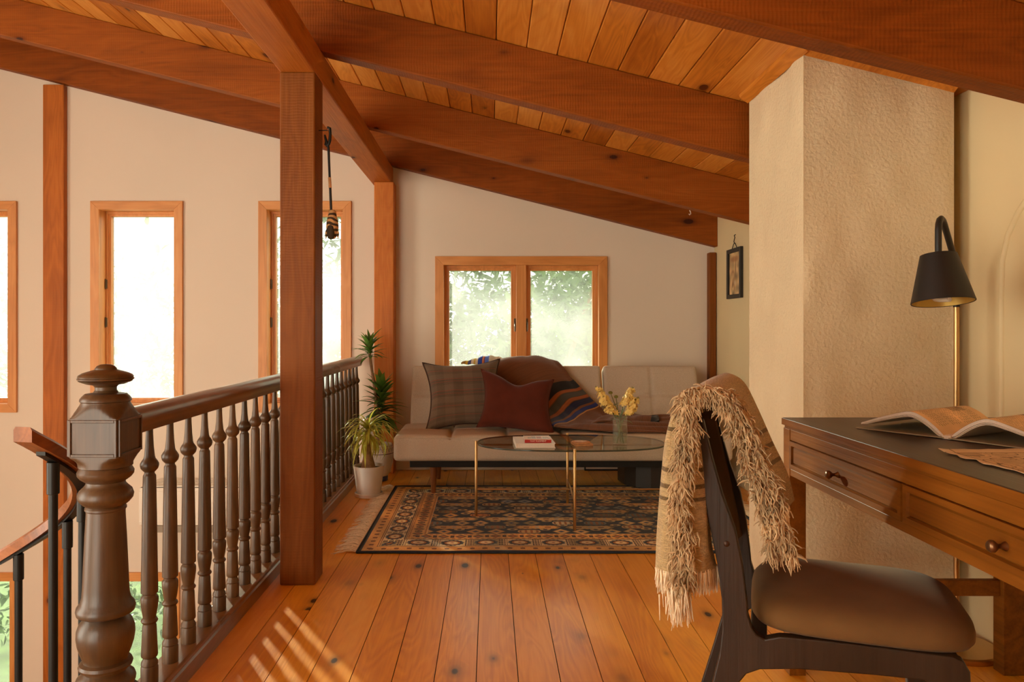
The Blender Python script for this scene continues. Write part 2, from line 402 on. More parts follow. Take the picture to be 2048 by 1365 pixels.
def seg_wall(holes, x0, x1, y0, y1, zb, top):
    """wall across X with rectangular openings (x0, x1, z0, z1)"""
    xs = sorted({x0, x1, *[h[0] for h in holes], *[h[1] for h in holes]}); m = MB()
    for a, b in zip(xs[:-1], xs[1:]):
        hs = sorted([h for h in holes if h[0] <= a+1e-6 and h[1] >= b-1e-6], key=lambda h: h[2])
        z = zb
        for h in hs+[None]:
            za, zb2 = (h[2], h[2]) if h else (top(a), top(b))
            m.prism([(a, y0, z), (b, y0, z), (b, y0, zb2), (a, y0, za)], (0, y1-y0, 0))
            if h: z = h[3]
    return m
ZT, ZB = 2.058, .44
WIN = [('window_1', -4.325, -3.62, ZB, ZT, M_pane, 'tall window at the left edge of the photo, cut by the frame', 1),
       ('window_2', -3.055, -2.350, ZB, ZT, M_pane, 'tall bright window above the newel post, between the wall timber and the square post', 1),
       ('window_3', -1.771, -1.061, ZB, ZT, M_pane, 'tall window half hidden behind the square timber post', 1),
       ('window_4', -4.325, -3.605, -2.3, -.785, M_pane3, 'lower storey window at bottom left with view of the garden', 1),
       ('window_5', -3.055, -2.375, -2.3, -.785, M_pane3, 'lower storey window behind the newel post and first balusters', 1),
       ('window_6', -.420, .897, .60, 1.635, M_pane2, 'wide two-sash window above the sofa', 2)]
CW = .066
holes = [(w[1]+CW-.01, w[2]-CW+.01, w[3]+CW-.01, w[4]-CW+.01) for w in WIN]
tag(seg_wall(holes, XL-.2, XR+.2, YB, YB+.2, -2.75, lambda x: ROOF(x)+.03).build('wall_back', M_wall), 'white plaster back wall with five tall windows and the sofa window', 'wall', kind='structure')
m = MB(); m.box(XR, XR+.2, YF, YB+.2, -2.75, ROOF(XR)+.03)
tag(m.build('wall_right', M_wallr), 'cream painted wall on the right behind lamp and chimney', 'wall', kind='structure')
m = MB()
for ya, yb_, za, zb_ in ((YF, .2, -2.75, 3.7), (2.4, YB, -2.75, 3.7), (.2, 2.4, -2.75, -.6), (.2, 2.4, 2.9, 3.7)):
    m.box(XL-.2, XL, ya, yb_, za, zb_)
tag(m.build('wall_left', M_wall), 'white plaster side wall of the stairwell with one large window opening', 'wall', kind='structure')
m = seg_wall([(-3.4, -1.5, -.4, 2.2)], XL-.2, XR+.2, YF-.15, YF, -2.75, lambda x: ROOF(x)+.02)  # opening added to bring more daylight onto the sofa side
tag(m.build('wall_front', M_wall), 'white plaster wall behind the camera with an opening added over the stairwell to light the sofa side', 'wall', kind='structure')
for name, x0, x1, z0, z1, pm, lab, ns in WIN:
    w = thing(name, lab, 'window', ((x0+x1)/2, YB, z0), kind='structure')
    y1, y0 = YB, YB-.022
    ix0, ix1, iz0, iz1 = x0+CW, x1-CW, z0+CW, z1-CW
    for nm, poly, mt in (('casing', [(x0, z0), (ix0, iz0), (ix0, iz1), (x0, z1)], M_case), ('casing', [(x1, z0), (x1, z1), (ix1, iz1), (ix1, iz0)], M_case),
                         ('casing', [(x0, z1), (ix0, iz1), (ix1, iz1), (x1, z1)], M_caseX), ('casing', [(x0, z0), (x1, z0), (ix1, iz0), (ix0, iz0)], M_caseX)):
        MB().prism([(a, y0, b) for a, b in poly], (0, y1-y0, 0)).build(nm, mt, w, bevel=.002)
    yb = YB+.13
    j = MB()
    j.box(ix0-.008, ix0, YB, yb, iz0, iz1); j.box(ix1, ix1+.008, YB, yb, iz0, iz1); j.box(ix0-.008, ix1+.008, YB, yb, iz1, iz1+.008); j.box(ix0-.008, ix1+.008, YB, yb, iz0-.008, iz0)
    j.build('jamb', M_case, w)
    xm = (ix0+ix1)/2
    spans = [(ix0, ix1)] if ns == 1 else [(ix0, xm-.022), (xm+.022, ix1)]
    if ns == 2:
        MB().box(xm-.038, xm+.038, YB-.012, YB+.09, iz0, iz1).build('mullion', M_case, w, bevel=.002)
        spans = [(ix0, xm-.038), (xm+.038, ix1)]
    for sx0, sx1 in spans:
        fs = MB(); t1 = .020 if ns == 2 else .018
        d0, d1 = (YB+.045, YB+.075) if ns == 2 else (YB+.085, YB+.115)
        for (t, ya, yb_) in ((t1, d0, d1), (t1+.018, d0+.012, d1+.03)):
            fs.box(sx0, sx0+t, ya, yb_, iz0, iz1); fs.box(sx1-t, sx1, ya, yb_, iz0, iz1)
            fs.box(sx0+t, sx1-t, ya, yb_, iz1-t, iz1); fs.box(sx0+t, sx1-t, ya, yb_, iz0, iz0+t)
        s_ = fs.build('sash', M_case, w, bevel=.002)
        t = t1+.014; yp = d1+.012
        MB().box(sx0+t, sx1-t, yp, yp+.004, iz0+t, iz1-t).build('pane', pm, s_)
        if ns == 1:
            for zz in (.42, .62):
                h = MB(); zc = iz0+(iz1-iz0)*zz*1.0; h.box(sx0+.001, sx0+.012, YB+.07, YB+.085, zc-.035, zc+.035); h.lathe([(.004, zc-.04), (.004, zc+.04)], 8, Matrix.Translation((sx0+.006, YB+.07, 0)))
                h.build('hinge', M_steel, w)
    if ns == 2:
        for sx in (-1, 1):
            h = MB(); xx = xm+sx*.046; h.box(xx-.008, xx+.008, YB+.03, YB+.046, 1.09, 1.16); h.tube([(xx, YB+.03, 1.13), (xx, YB+.01, 1.10), (xx, YB+.012, 1.06)], .006, 8)
            h.build('latch', M_steel, w)

def beam(name, poly, vec, mat, label, bev=.006):
    return tag(MB().prism(poly, vec).build(name, mat, bevel=bev), label, 'beam', kind='structure')
for yy, lab, xe in ((2.09, 'nearest sloping rafter crossing the top right corner', XR), (3.316, 'dark sloping rafter that ends against the chimney top', XR), (4.573, 'sloping rafter one before the back wall, with a light underside', XR), (5.665, 'sloping rafter set along the back wall', XR)):
    beam('ceiling_beam', [(XL, yy, RAFT(XL)), (xe, yy, RAFT(xe)), (xe, yy, ROOF(xe)-.001), (XL, yy, ROOF(XL)-.001)], (0, .084 if yy > 5 else .089, 0), M_beamX, lab)
beam('ceiling_girder', [(-.892, .2, 2.18), (-.742, .2, 2.18), (-.742, .2, 2.312), (-.892, .2, 2.349)], (0, YB-.2, 0), M_beamY, 'level timber girder running from above to the back post')
def column(x0, x1, y0, y1, z0, z1, lab, mat=M_post, bev=.006):
    return tag(MB().box(x0, x1, y0, y1, z0, z1).build('column', mat, bevel=bev), lab, 'post', kind='structure')
column(-.892, -.742, 3.18, 3.33, 0, 2.18, 'thick square timber post standing beside the railing')
column(-.866, -.72, 5.6, YB, 0, 2.18, 'square timber post against the back wall behind the plants', M_post_lit)
column(-3.40, -3.24, 5.70, YB, -2.6, RAFT(-3.24)-.002, 'flat timber post on the back wall between the two left windows', M_post_lit)
column(1.662, 1.715, 5.68, YB, .0, 1.66, 'narrow wooden corner post right of the sofa')
m = MB().box(-.72, 1.66, YB-.014, YB, 0, .085)
tag(m.build('baseboard_back', M_white, bevel=.004), 'white painted baseboard behind the sofa', 'baseboard', kind='structure')

# chimney with its mouldings
def chz(x): return ROOF(x)
cx0, cx1, cy0, cy1 = 1.12, 1.658, 2.68, 3.24
n = 60; G = MB()
zs = np.linspace(0, 1, 50)
def face(p0, p1, nrm, seed):
    u = np.linspace(0, 1, 26); X = np.zeros((26, 50, 3)); wob = smooth_noise((26, 50), (6, 14), seed)*.003
    wob[0, :] = 0; wob[-1, :] = 0
    for i, t in enumerate(u):
        x_, y_ = p0[0]+(p1[0]-p0[0])*t, p0[1]+(p1[1]-p0[1])*t
        X[i, :, 0] = x_+nrm[0]*wob[i]; X[i, :, 1] = y_+nrm[1]*wob[i]; X[i, :, 2] = zs*(chz(x_)-.001)
    return X
for q in (((cx0, cy0), (cx1, cy0), (0, -1)), ((cx1, cy0), (cx1, cy1), (1, 0)), ((cx1, cy1), (cx0, cy1), (0, 1)), ((cx0, cy1), (cx0, cy0), (-1, 0))):
    G.grid(face(*q, 3))
ch = tag(G.build('chimney', M_chim, merge=True, smooth=50), 'rough cream stucco chimney breast rising to the ceiling', 'chimney', kind='structure')
def tr(pts, vec, lab, i):
    tag(MB().prism(pts, vec).build('trim_%d' % i, M_ceil, bevel=.003), lab, 'trim', kind='structure')
tr([(cx0-.04, cy0-.04, ROOF(cx0-.04)), (cx0, cy0-.04, ROOF(cx0)), (cx0, cy0-.04, ROOF(cx0)-.03), (cx0-.035, cy0-.04, ROOF(cx0-.035)-.012)], (0, cy1-cy0+.06, 0), 'pine moulding where the left side of the chimney meets the ceiling', 2)
tr([(cx0, cy0-.04, ROOF(cx0)), (cx0, cy0-.002, ROOF(cx0)), (cx0, cy0-.002, ROOF(cx0)-.03), (cx0, cy0-.035, ROOF(cx0)-.012)], (cx1-cx0, 0, -.25*(cx1-cx0)), 'pine moulding along the front top of the chimney', 3)
# painted-over conduit on the right wall
cd = MB(); cd.tube([(XR+.002, 2.52, .0), (XR+.002, 2.52, 1.2), (XR+.002, 2.515, 1.32), (XR+.002, 2.49, 1.40), (XR+.002, 2.44, 1.47), (XR+.002, 2.30, 1.60), (XR+.002, 2.1, 1.72)], .012, 10)
tag(cd.build('trim_4', M_wallr, smooth=60), 'painted-over conduit bending up the cream right wall', 'conduit', kind='structure')

# ------------------------------------------------------------ loft railing
def dup(o, parent, name=None, loc=None, rot=None, scale=None):
    c = o.copy(); C.objects.link(c); c.parent = parent
    if name: c.name = name
    if loc is not None: c.location = loc
    if rot is not None: c.rotation_euler = rot
    if scale is not None: c.scale = scale
    return c
RX = -.987
rail = thing('loft_railing', 'dark turned wooden loft railing with fat newel post and row of balusters', 'railing', (RX, 1.927, 0))
TR = lambda x, y, z=0: Matrix.Translation((x, y, z))
h = .0625
newel = [(.0885, 0, h), (.0885, .155, h), (.075, .165, h), (.064, .172), (.066, .178), (.070, .186), (.071, .194), (.068, .203), (.058, .212), (.052, .218), (.053, .224), (.062, .228), (.064, .234), (.061, .241), (.053, .246), (.054, .252),
         (.060, .268), (.066, .288), (.069, .308), (.068, .325), (.062, .342), (.052, .353), (.049, .357), (.058, .361), (.068, .367), (.070, .376), (.068, .385), (.060, .395), (.056, .410), (.0545, .43),
         (.0525, .48), (.049, .56), (.046, .62), (.046, .628), (.049, .631), (.049, .636), (.046, .640), (.056, .648), (.064, .658), (.066, .668), (.062, .680), (.052, .690), (.047, .696), (.046, .702), (.052, .706), (.060, .712), (.066, .720), (.067, .728), (.062, .737), (.060, .740),
         (.064, .742, h), (.064, .750, h), (.068, .757, h), (.074, .763, h), (.083, .7695, h), (.0885, .771, h), (.0885, .868, h), (.083, .870, h), (.078, .8735, h), (.073, .880, h), (.067, .888, h), (.062, .896, h), (.058, .903, h), (.0575, .906), (.061, .909), (.0605, .914), (.056, .920), (.049, .927), (.030, .930), (.026, .936), (.026, .944), (.030, .949), (.045, .952), (.058, .957), (.064, .960), (.062, .9615), (.066, .963), (.067, .9665), (.0645, .968), (.0655, .971), (.063, .975), (.055, .980), (.036, .986), (.026, .989), (.0255, .992), (.021, .998), (.012, 1.002), (.002, 1.003)]
np_ = MB().lathe([tuple(q) for q in newel], 64, TR(RX, 1.927)).build('newel_post', M_walnut, rail, smooth=32)
fr = MB()
for ang in (0, 90, 180, 270):                       # raised frame around each face panel of the block
    Mx = TR(RX, 1.927) @ Matrix.Rotation(R(ang), 4, 'Z')
    for (a0, a1, c0, c1) in ((-.060, -.054, .774, .866), (.054, .060, .774, .866), (-.054, .054, .774, .781), (-.054, .054, .859, .866)):
        fr.box(a0, a1, -h-.004, -h+.001, c0, c1, Mx)
fr.build('panel_frame', M_walnut, np_, bevel=.0012)
bal = [(.024, .066), (.024, .113), (.0225, .116), (.0215, .118), (.0235, .121), (.0225, .129), (.0185, .135), (.0178, .141), (.022, .144), (.023, .147), (.0225, .16), (.0205, .20), (.0192, .232), (.0178, .236), (.0178, .240), (.0215, .243), (.0235, .2475), (.0215, .252), (.0178, .256), (.0185, .262), (.021, .275), (.0238, .297), (.0242, .312), (.0225, .317), (.0185, .3215), (.0185, .3245), (.0235, .329), (.0235, .334), (.022, .42), (.0205, .52), (.0188, .62), (.0178, .667), (.0165, .670), (.014, .6735), (.014, .678), (.0175, .681), (.0235, .688), (.0258, .697), (.0255, .703), (.021, .711), (.0165, .717), (.0145, .724), (.0118, .75), (.0100, .785), (.0096, .806)]
b0 = MB().lathe(bal, 20).build('baluster', M_walnut, rail, smooth=40, local=True)
b0.location = (0, 2.174-1.927, 0)
for q in range(1, 25): dup(b0, rail, loc=(0, 2.174-1.927+.1402*q, 0), rot=(0, 0, rnd.uniform(0, 6)))
sect = [(-.022, -.072), (.022, -.072), (.024, -.062), (.026, -.052), (.0305, -.046), (.0325, -.034), (.031, -.020), (.024, -.008), (.012, -.001), (0, 0), (-.012, -.001), (-.024, -.008), (-.031, -.020), (-.0325, -.034), (-.0305, -.046), (-.026, -.052), (-.024, -.062)]
hr = MB().sweep([(RX, 1.99, .877), (RX, 5.60, .877)], sect)
for q, (dy, s_) in enumerate(((0, 1), (.03, .98), (.055, .9), (.072, .72))): pass
hr.build('handrail', M_walnutY, rail, smooth=50)
m = MB(); n = len(sect); V = []; F = []
rows = [(0, 1.0), (.035, .985), (.062, .90), (.078, .72)]
for dy, s_ in rows:
    for a, b in sect: V.append((RX+a*s_, 5.60+dy, .877-.036+(b+.036)*s_))
for j in range(len(rows)-1):
    for q in range(n): F.append((j*n+q, j*n+(q+1) % n, (j+1)*n+(q+1) % n, (j+1)*n+q))
F.append(tuple(range((len(rows)-1)*n, len(rows)*n)))
m.add(V, F).build('rail_end', M_walnutY, rail, smooth=50)
MB().box(-1.032, -.944, 1.80, 5.70, 0.0, .066).build('shoe_rail', M_walnutY, rail, bevel=.006)
MB().prism([(-.944, 1.8, 0.0), (-.944, 1.8, .05), (-.938, 1.8, .045), (-.934, 1.8, .0)], (0, 3.9, 0)).build('shoe_moulding', M_walnutY, rail)

# ------------------------------------------------------------ spiral stair rail
cx_, cy_, r_, k_, th0 = -1.578, 1.993, .436, .2512, -14
sp = thing('spiral_stair_railing', 'curved wooden handrail on black steel spindles of the spiral stair at left', 'railing', (cx_, cy_, -2.6))
def hel(t, dr=0, dz=0):
    a = R(t); return Vector((cx_+(r_+dr)*math.cos(a), cy_+(r_+dr)*math.sin(a), .815-k_*R(t-th0)+dz))
path = [hel(t) for t in range(th0, 230, 4)]
d = (path[1]-path[0]).normalized(); path = [path[0]-d*.03-Vector((.0, .0, .0))] + path
MB().sweep(path, [(-.027, -.018), (.027, -.018), (.027, .012), (.021, .020), (-.021, .020), (-.027, .012)]).build('handrail', M_spiralw, sp, smooth=30)
MB().sweep([p+Vector((0, 0, -.024)) for p in path[2:]], [(-.013, -.004), (.013, -.004), (.013, .0055), (-.013, .0055)]).build('flat_bar', M_black, sp, smooth=30)
for t in (-4, 25, 54, 83, 112, 141, 170, 199):
    p = hel(t, 0, -.028)
    s_ = MB().lathe([(.0115, -2.6), (.0115, p.z-.06), (.0115, p.z)], 14, TR(p.x, p.y)).build('spindle', M_black, sp, smooth=40)
    MB().lathe([(.0155, p.z-.082), (.0155, p.z+.002)], 14, TR(p.x, p.y)).build('collar', M_black, s_, smooth=40, bevel=.0015)
pd = MB(); a = hel(22, 0, -.005); pd.tube([hel(14), (RX-.062, 1.935, .777)], .007, 10); pd.build('tie_rod', M_spiralw, sp, smooth=50)

# ------------------------------------------------------------ wall heater in the stairwell
ht = thing('wall_heater', 'white slatted wall heater on the stairwell wall seen between balusters', 'heater', (-2.14, YB, -.37))
MB().box(-2.55, -1.72, YB-.30, YB-.001, -.35, -.075).build('body', M_white, ht, bevel=.008)
for q in range(7):
    y = YB-.285+.043*q; MB().box(-2.53, -1.74, y, y+.022, -.076, -.062).build('grille_slat', M_white, ht, bevel=.002)
g = MB(); g.box(-2.54, -1.73, YB-.295, YB-.004, -.077, -.073); g.build('grille_well', M_blackm, ht)
MB().box(-2.53, -1.74, YB-.30, YB-.05, -.40, -.352).build('shade_strip', plain('heater_shadow_gap', srgb(150, 138, 120), .6), ht)  # grey strip, the shade under the heater put into its colour
MB().box(-2.55, -1.72, YB-.305, YB-.30, -.33, -.10).build('front_panel', M_white, ht, bevel=.006)

# ------------------------------------------------------------ rug
def rug_image():
    LX, LY = 2.12, 1.49; q = .0025; w, h_ = int(LX/q), int(LY/q)
    X, Y = np.meshgrid((np.arange(w)+.5)*q, (np.arange(h_)+.5)*q)
    rg = np.random.default_rng(3)
    tan = np.array((196, 160, 104))/255; gold = np.array((202, 152, 84))/255; navy = np.array((20, 34, 50))/255; cream = np.array((214, 190, 144))/255
    slate = np.array((112, 116, 112))/255; rust = np.array((160, 98, 50))/255; dark = np.array((58, 40, 30))/255; olive = np.array((136, 116, 74))/255
    A = np.ones((h_, w, 3))*tan
    d = np.minimum(np.minimum(X, LX-X), np.minimum(Y, LY-Y))           # distance from the edge
    # position along the border
    side = np.where((np.minimum(Y, LY-Y) <= np.minimum(X, LX-X)), 0, 1)
    S = np.where(side == 0, X, Y)
    def put(mask, c): A[mask] = c
    o = (d > .018) & (d < .085); put(o, gold*.98+cream*.04)
    put(o & (np.abs(d-.052) < .012*np.abs(np.cos(S*math.pi/.062))) & (np.abs(np.sin(S*math.pi/.062)) < .55), rust*.8)
    for dd in (.086, .096): put(np.abs(d-dd) < .0022, dark)
    o = (d > .099) & (d < .205); put(o, cream)
    for sgn, pit in ((0, .17), (1, .155)):
        s = ((S-.03) % pit)-pit/2; c = np.floor((S-.03)/pit); t = d-.152
        sel = o & (side == sgn)
        alt = (c % 3 == 0)
        put(sel & alt, olive*.9+slate*.2)
        rr = np.sqrt((s/.056)**2+(t/.045)**2)
        put(sel & (rr < 1.0), slate*.8); put(sel & (rr < .86), dark); put(sel & (rr < .70), rust*.9+tan*.1); put(sel & (rr < .52), cream*1.0); put(sel & (rr < .16), rust)
        z = sel & (rr > .8) & (rr < 1.08) & (np.sin(np.arctan2(t, s)*14) > .2); put(z, navy*1.6)
        bars = sel & (np.abs(np.abs(s)-pit/2) < .022)
        put(bars & (np.sin(s*2*math.pi/.011) > 0), dark*1.2); put(bars & (np.sin(t*2*math.pi/.03) > .85), cream)
    for dd in (.207, .216): put(np.abs(d-dd) < .0022, dark)
    o = (d > .219) & (d < .312); put(o, gold)
    s = (S % .09)-.045; t = d-.265
    put(o & (np.abs(s)/.032+np.abs(t)/.030 < 1), olive*.7); put(o & (np.abs(s)/.020+np.abs(t)/.018 < 1), rust); put(o & (np.abs(np.abs(s)-.040) < .005) & (np.abs(t) < .02), dark*1.4)
    put(o & (np.abs(np.abs(t)-.038) < .004) & (np.sin(S*2*math.pi/.03) > .2), rust*.75)
    put(np.abs(d-.3135) < .002, cream)
    o = d > .316; put(o, navy)
    # the field: rows of long lozenges along X
    y0 = .316; pit = .086; n = int(round((LY-2*y0)/pit)); pit = (LY-2*y0)/n
    pal = [tan, gold, tan*.95, slate, cream*.95, olive, rust*.8+tan*.25, slate*.9+cream*.1]
    for j in range(n):
        yc = y0+(j+.5)*pit; x = .316+(.0 if j % 2 else -.09)
        long_ = j % 2
        while x < LX-.316:
            L = (.27 if (int((x+.2)/.27)+j) % 3 else .17)*rg.uniform(.92, 1.06)
            sx = (X-(x+L/2))/(L/2-.008); ty = (Y-yc)/(pit*.60)
            row = o & (np.abs(ty) < 1) & (np.abs(sx) < 1.1)
            wv = .09*np.sin(X*2*math.pi/.028)
            if L > .2:
                c = pal[rg.integers(0, 3)] if long_ else pal[rg.integers(0, len(pal))]
                shape = np.maximum(np.abs(ty)*1.5+wv*.7, np.abs(sx)+np.abs(ty)*.26)
                if not long_: shape = np.minimum(np.abs((sx-.42)/.40)+np.abs(ty)*.95, np.abs((sx+.42)/.40)+np.abs(ty)*.95)
                put(row & (shape < 1), c*.92); put(row & (shape < 1) & (shape > .86), c*.60)
                if long_: put(row & (np.abs(ty) < .17) & (np.abs(np.abs(sx)-.45) < .12), rust*.7); put(row & (np.abs(ty) < .2) & (np.abs(sx) < .08), slate*1.2)
                else: put(row & (np.minimum(np.abs((sx-.42)/.15), np.abs((sx+.42)/.15))+np.abs(ty)*3.2 < 1), navy*1.8)
            else:
                c = pal[rg.integers(0, len(pal))]
                shape = (np.abs(sx)/.92)**3+np.abs(ty*1.25)**3
                put(row & (shape < .62), c*.85)
                put(row & (shape < .40) & (np.sin((X-x)*2*math.pi/.030) > .1), rust*.85)
                put(row & (shape > .28) & (shape < .34), dark)
            for e in (x, x+L):                                         # little hooks between the lozenges
                rr = np.sqrt(((X-e)/.026)**2+((Y-yc-pit/2)/.020)**2)
                put(o & (np.abs(rr-.8) < .22) & (Y < LY-.33), tan*.82)
            x += L+.006
    put(d <= .018, navy*1.15)
    A *= 1+.10*rg.normal(size=(h_, w, 1))*.6
    A *= (.93+.14*smooth_noise((h_, w), (9, 12), 4))[..., None].clip(.8, 1.12)
    A = np.where(A.sum(-1, keepdims=True) > .9, A*1.17, A)
    return np.clip(A, 0, 1)
RX0, RX1, RY0, RY1 = -.645, 1.475, 3.628, 5.118
rug = thing('area_rug', 'patterned navy and gold wool rug with cream fringe under the coffee table', 'rug', (.4, 4.37, 0))
m = MB(); nu, nv = 106, 75
U, V_ = np.meshgrid(np.linspace(0, 1, nu), np.linspace(0, 1, nv), indexing='ij')
wz = .009+.0012*smooth_noise((nu, nv), (8, 6), 5)
G = np.stack([RX0+(RX1-RX0)*U, RY0+(RY1-RY0)*V_+.004*smooth_noise((nu, 1), (9, 1), 8)*(1-V_), wz], -1)
m.grid(G, np.stack([U, V_], -1))
m.build('rug_pile', imat('rug_pattern', rug_image(), .97, .5, 500, .1), rug, smooth=180, solid=0)
sk = MB()
M_navy = plain('navy_binding', srgb(34, 42, 54), .95, noise=.2, nscale=60, bmp=.4, bscale=200)
for e in ((RY0, 1), (RY1, -1)):
    sk.tube([(RX0+t*(RX1-RX0), e[0]+.002*math.sin(t*31), .0065) for t in np.linspace(0, 1, 60)], .0065, 8)
for e in (RX0, RX1): sk.tube([(e, RY0+t*(RY1-RY0), .006) for t in np.linspace(0, 1, 40)], .006, 8)
sk.build('binding', M_navy, rug, smooth=60)
fg = MB()
for e, sg in ((RX0, -1), (RX1, 1)):
    for q in range(380):
        y = RY0+.004+(RY1-RY0-.008)*q/379; L = rnd.uniform(.07, .125); a = rnd.gauss(0, .35); b = rnd.gauss(0, .4)
        pts = [(e, y, .006), (e+sg*L*.35, y+L*.25*a, .011+rnd.uniform(0, .008)), (e+sg*L*.7, y+L*.5*a+L*.15*b, .006+rnd.uniform(0, .008)), (e+sg*L, y+L*.6*a+L*.4*b, .003)]
        fg.tube(pts, [.0022, .0024, .002, .001], 4)
f_ = fg.build('fringe', M_cream, rug, smooth=60); f_['kind'] = 'stuff'

# ------------------------------------------------------------ sofa
SX0, SX1 = -.62, 1.56
sofa = thing('sofa_bed', 'beige tufted sofa bed with split backrest below the wide window', 'sofa', (.47, 5.1, 0))
def groove(P, lines, ax, dep, wid, face=None):
    for l in lines: P[..., 2 if ax != 'n' else 2] -= 0
    return P
def seat_disp(P, N):
    up = np.clip(N[..., 2], 0, 1)
    g = np.zeros(P.shape[:-1])
    for l in [SX0+(SX1-SX0)*q/6 for q in range(1, 6)]: g += np.exp(-((P[..., 0]-l)/.012)**2)
    g += np.exp(-((P[..., 1]-5.12)/.012)**2)
    pu = .010*np.abs(np.sin((P[..., 0]-SX0)/(SX1-SX0)*6*math.pi))**.6
    P[..., 2] += up*(pu-.021*np.minimum(g, 1)-.004)
    fr_ = np.clip(-N[..., 1], 0, 1)
    P[..., 1] -= fr_*.006*np.cos((P[..., 2]-.315)*18)
    return P
seat = puff(SX0, SX1, 4.80, 5.42, .232, .398, .028, (150, 44, 14), seat_disp).build('seat_cushion', M_sofa, sofa, smooth=180, merge=True)
pp = MB(); pts = [(SX0+.02, 4.800, .382)]+[(SX0+.05+(SX1-SX0-.1)*t, 4.7985, .384) for t in np.linspace(0, 1, 20)]+[(SX1-.02, 4.80, .382)]
pp.tube(pts, .0035, 6).build('seam_piping', M_sofa, seat, smooth=60)
BA = math.atan2(.17, .43)                                       # lean of the backrest
def back_part(x0, x1, nlines):
    def disp(P, N):
        f = np.clip(-N[..., 1], 0, 1); g = np.zeros(P.shape[:-1])
        for l in nlines: g += np.exp(-((P[..., 0]-l)/.009)**2)
        g2 = np.exp(-((P[..., 2]-.235)/.009)**2)
        b = np.zeros(P.shape[:-1])
        for l in nlines: b += np.exp(-((P[..., 0]-l)**2+(P[..., 2]-.235)**2)/.03**2)
        P[..., 1] += f*(.010*np.minimum(g, 1)+.010*g2+.014*np.minimum(b, 1))
        return P
    m = puff(x0, x1, 0, .11, 0, .46, .022, (max(20, int((x1-x0)*70)), 8, 34), disp)
    Mx = Matrix.Translation((0, 5.375, .385)) @ Matrix.Rotation(-BA, 4, 'X')
    m.v = [tuple(Mx @ Vector(p)) for p in m.v]
    return m
back_part(-.575, .815, (-.225, .12, .465)).build('backrest', M_sofa, sofa, smooth=180, merge=True)
back_part(.835, 1.525, (1.18,)).build('backrest', M_sofa, sofa, smooth=180, merge=True)
MB().box(SX0+.10, SX1-.10, 4.86, 5.40, .185, .234).build('frame', plain('sofa_frame_black', srgb(17, 12, 8), .7), sofa, bevel=.004)
for x, y in ((-.37, 4.915), (1.31, 4.915), (-.37, 5.40), (1.31, 5.40)):
    sx = -.02 if x < .4 else .02
    lg = MB().lathe([(.012, 0), (.013, .004), (.024, .15), (.026, .188)], 20, Matrix.Shear('XY', 4, (-sx*5*0, 0)) if False else TR(x, y)); lg.build('leg', M_sofaleg, sofa, smooth=40)

# ------------------------------------------------------------ things on the sofa
def pillow(name, w, h_, t, pin, M, mat, parent, chop=0.0, corners=None, nn=34):
    u = np.linspace(-1, 1, nn); U, V_ = np.meshgrid(u, u, indexing='ij')
    X = w/2*U*(1-pin*(1-V_**2)*np.abs(U)**1.5); Y = h_/2*V_*(1-pin*(1-U**2)*np.abs(V_)**1.5)
    Y = Y-chop*np.exp(-(U/.42)**2)*np.clip((V_+.15)/1.15, 0, 1)**1.3
    if corners is not None:
        for (a, b), (dx, dy) in corners.items():
            wgt = np.clip((1+a*U)/2, 0, 1)**2*np.clip((1+b*V_)/2, 0, 1)**2; X = X+dx*wgt; Y = Y+dy*wgt
    Z = t/2*np.clip((1-U**4)*(1-V_**4), 0, 1)**.5
    wr = .004*smooth_noise((nn, nn), (7, 7), int(w*1000) % 97)*np.clip((1-U**2)*(1-V_**2), 0, 1)
    cz = -chop*.45*np.exp(-(U/.25)**2)*np.clip(V_, 0, 1)**2
    m = MB(); uv = np.stack([(U+1)/2, (V_+1)/2], -1)
    for s_ in (1, -1):
        G = np.stack([X, Y, s_*Z+wr+(cz if s_ > 0 else 0)], -1)
        G = np.array([[tuple(M @ Vector(p)) for p in row] for row in G])
        m.grid(G if s_ > 0 else G[::-1], uv if s_ > 0 else uv[::-1])
    o = m.build(name, mat, parent, smooth=180)
    rim = [(X[i, 0], Y[i, 0]) for i in range(nn)]+[(X[-1, j], Y[-1, j]) for j in range(1, nn)]+[(X[i, -1], Y[i, -1]) for i in range(nn-2, -1, -1)]+[(X[0, j], Y[0, j]) for j in range(nn-2, 0, -1)]
    return o, [M @ Vector((a, b, 0)) for a, b in rim+rim[:1]]
def plaid():
    n = 512; y, x = np.mgrid[0:n, 0:n]; a = ((x//4) % 2 == 0); b = ((y//4) % 2 == 0)
    base = np.where((a ^ b)[..., None], np.array((76, 62, 50)), np.array((126, 108, 88)))/255.
    blk = (((x//64) % 2)[..., None]*.5+((y//44) % 2)[..., None]*.5)
    base = base*(1.16-.18*blk)
    for yy in (70, 150, 240, 262, 330, 350, 425): base[yy:yy+4] = base[yy:yy+4]*.45+np.array((176, 80, 64))/255*.55
    for k in range(96, 230, 8): base[k+130:k+132] *= .82
    return base
MR = lambda loc, rx, ry, rz: Matrix.Translation(loc) @ Matrix.Rotation(R(rz), 4, 'Z') @ Matrix.Rotation(R(rx), 4, 'X') @ Matrix.Rotation(R(ry), 4, 'Z')
pt = thing('plaid_pillow', 'large brown plaid pillow with dark piping leaning on the sofa back', 'pillow', (-.19, 5.20, .40))
Mp = MR((-.185, 5.225, .622), 66, 3, 3)
po, rim = pillow('cover', .55, .51, .17, .19, Mp, imat('plaid_weave', plaid(), .95, .25, 600, .1), pt)
MB().tube(rim, .0065, 8).build('piping', M_pipe, pt, smooth=60)
vt = thing('velvet_pillow', 'rust brown velvet pillow propped in front of the plaid pillow', 'pillow', (.18, 5.06, .40))
Mp = MR((.178, 5.055, .578), 62, -7, -3)
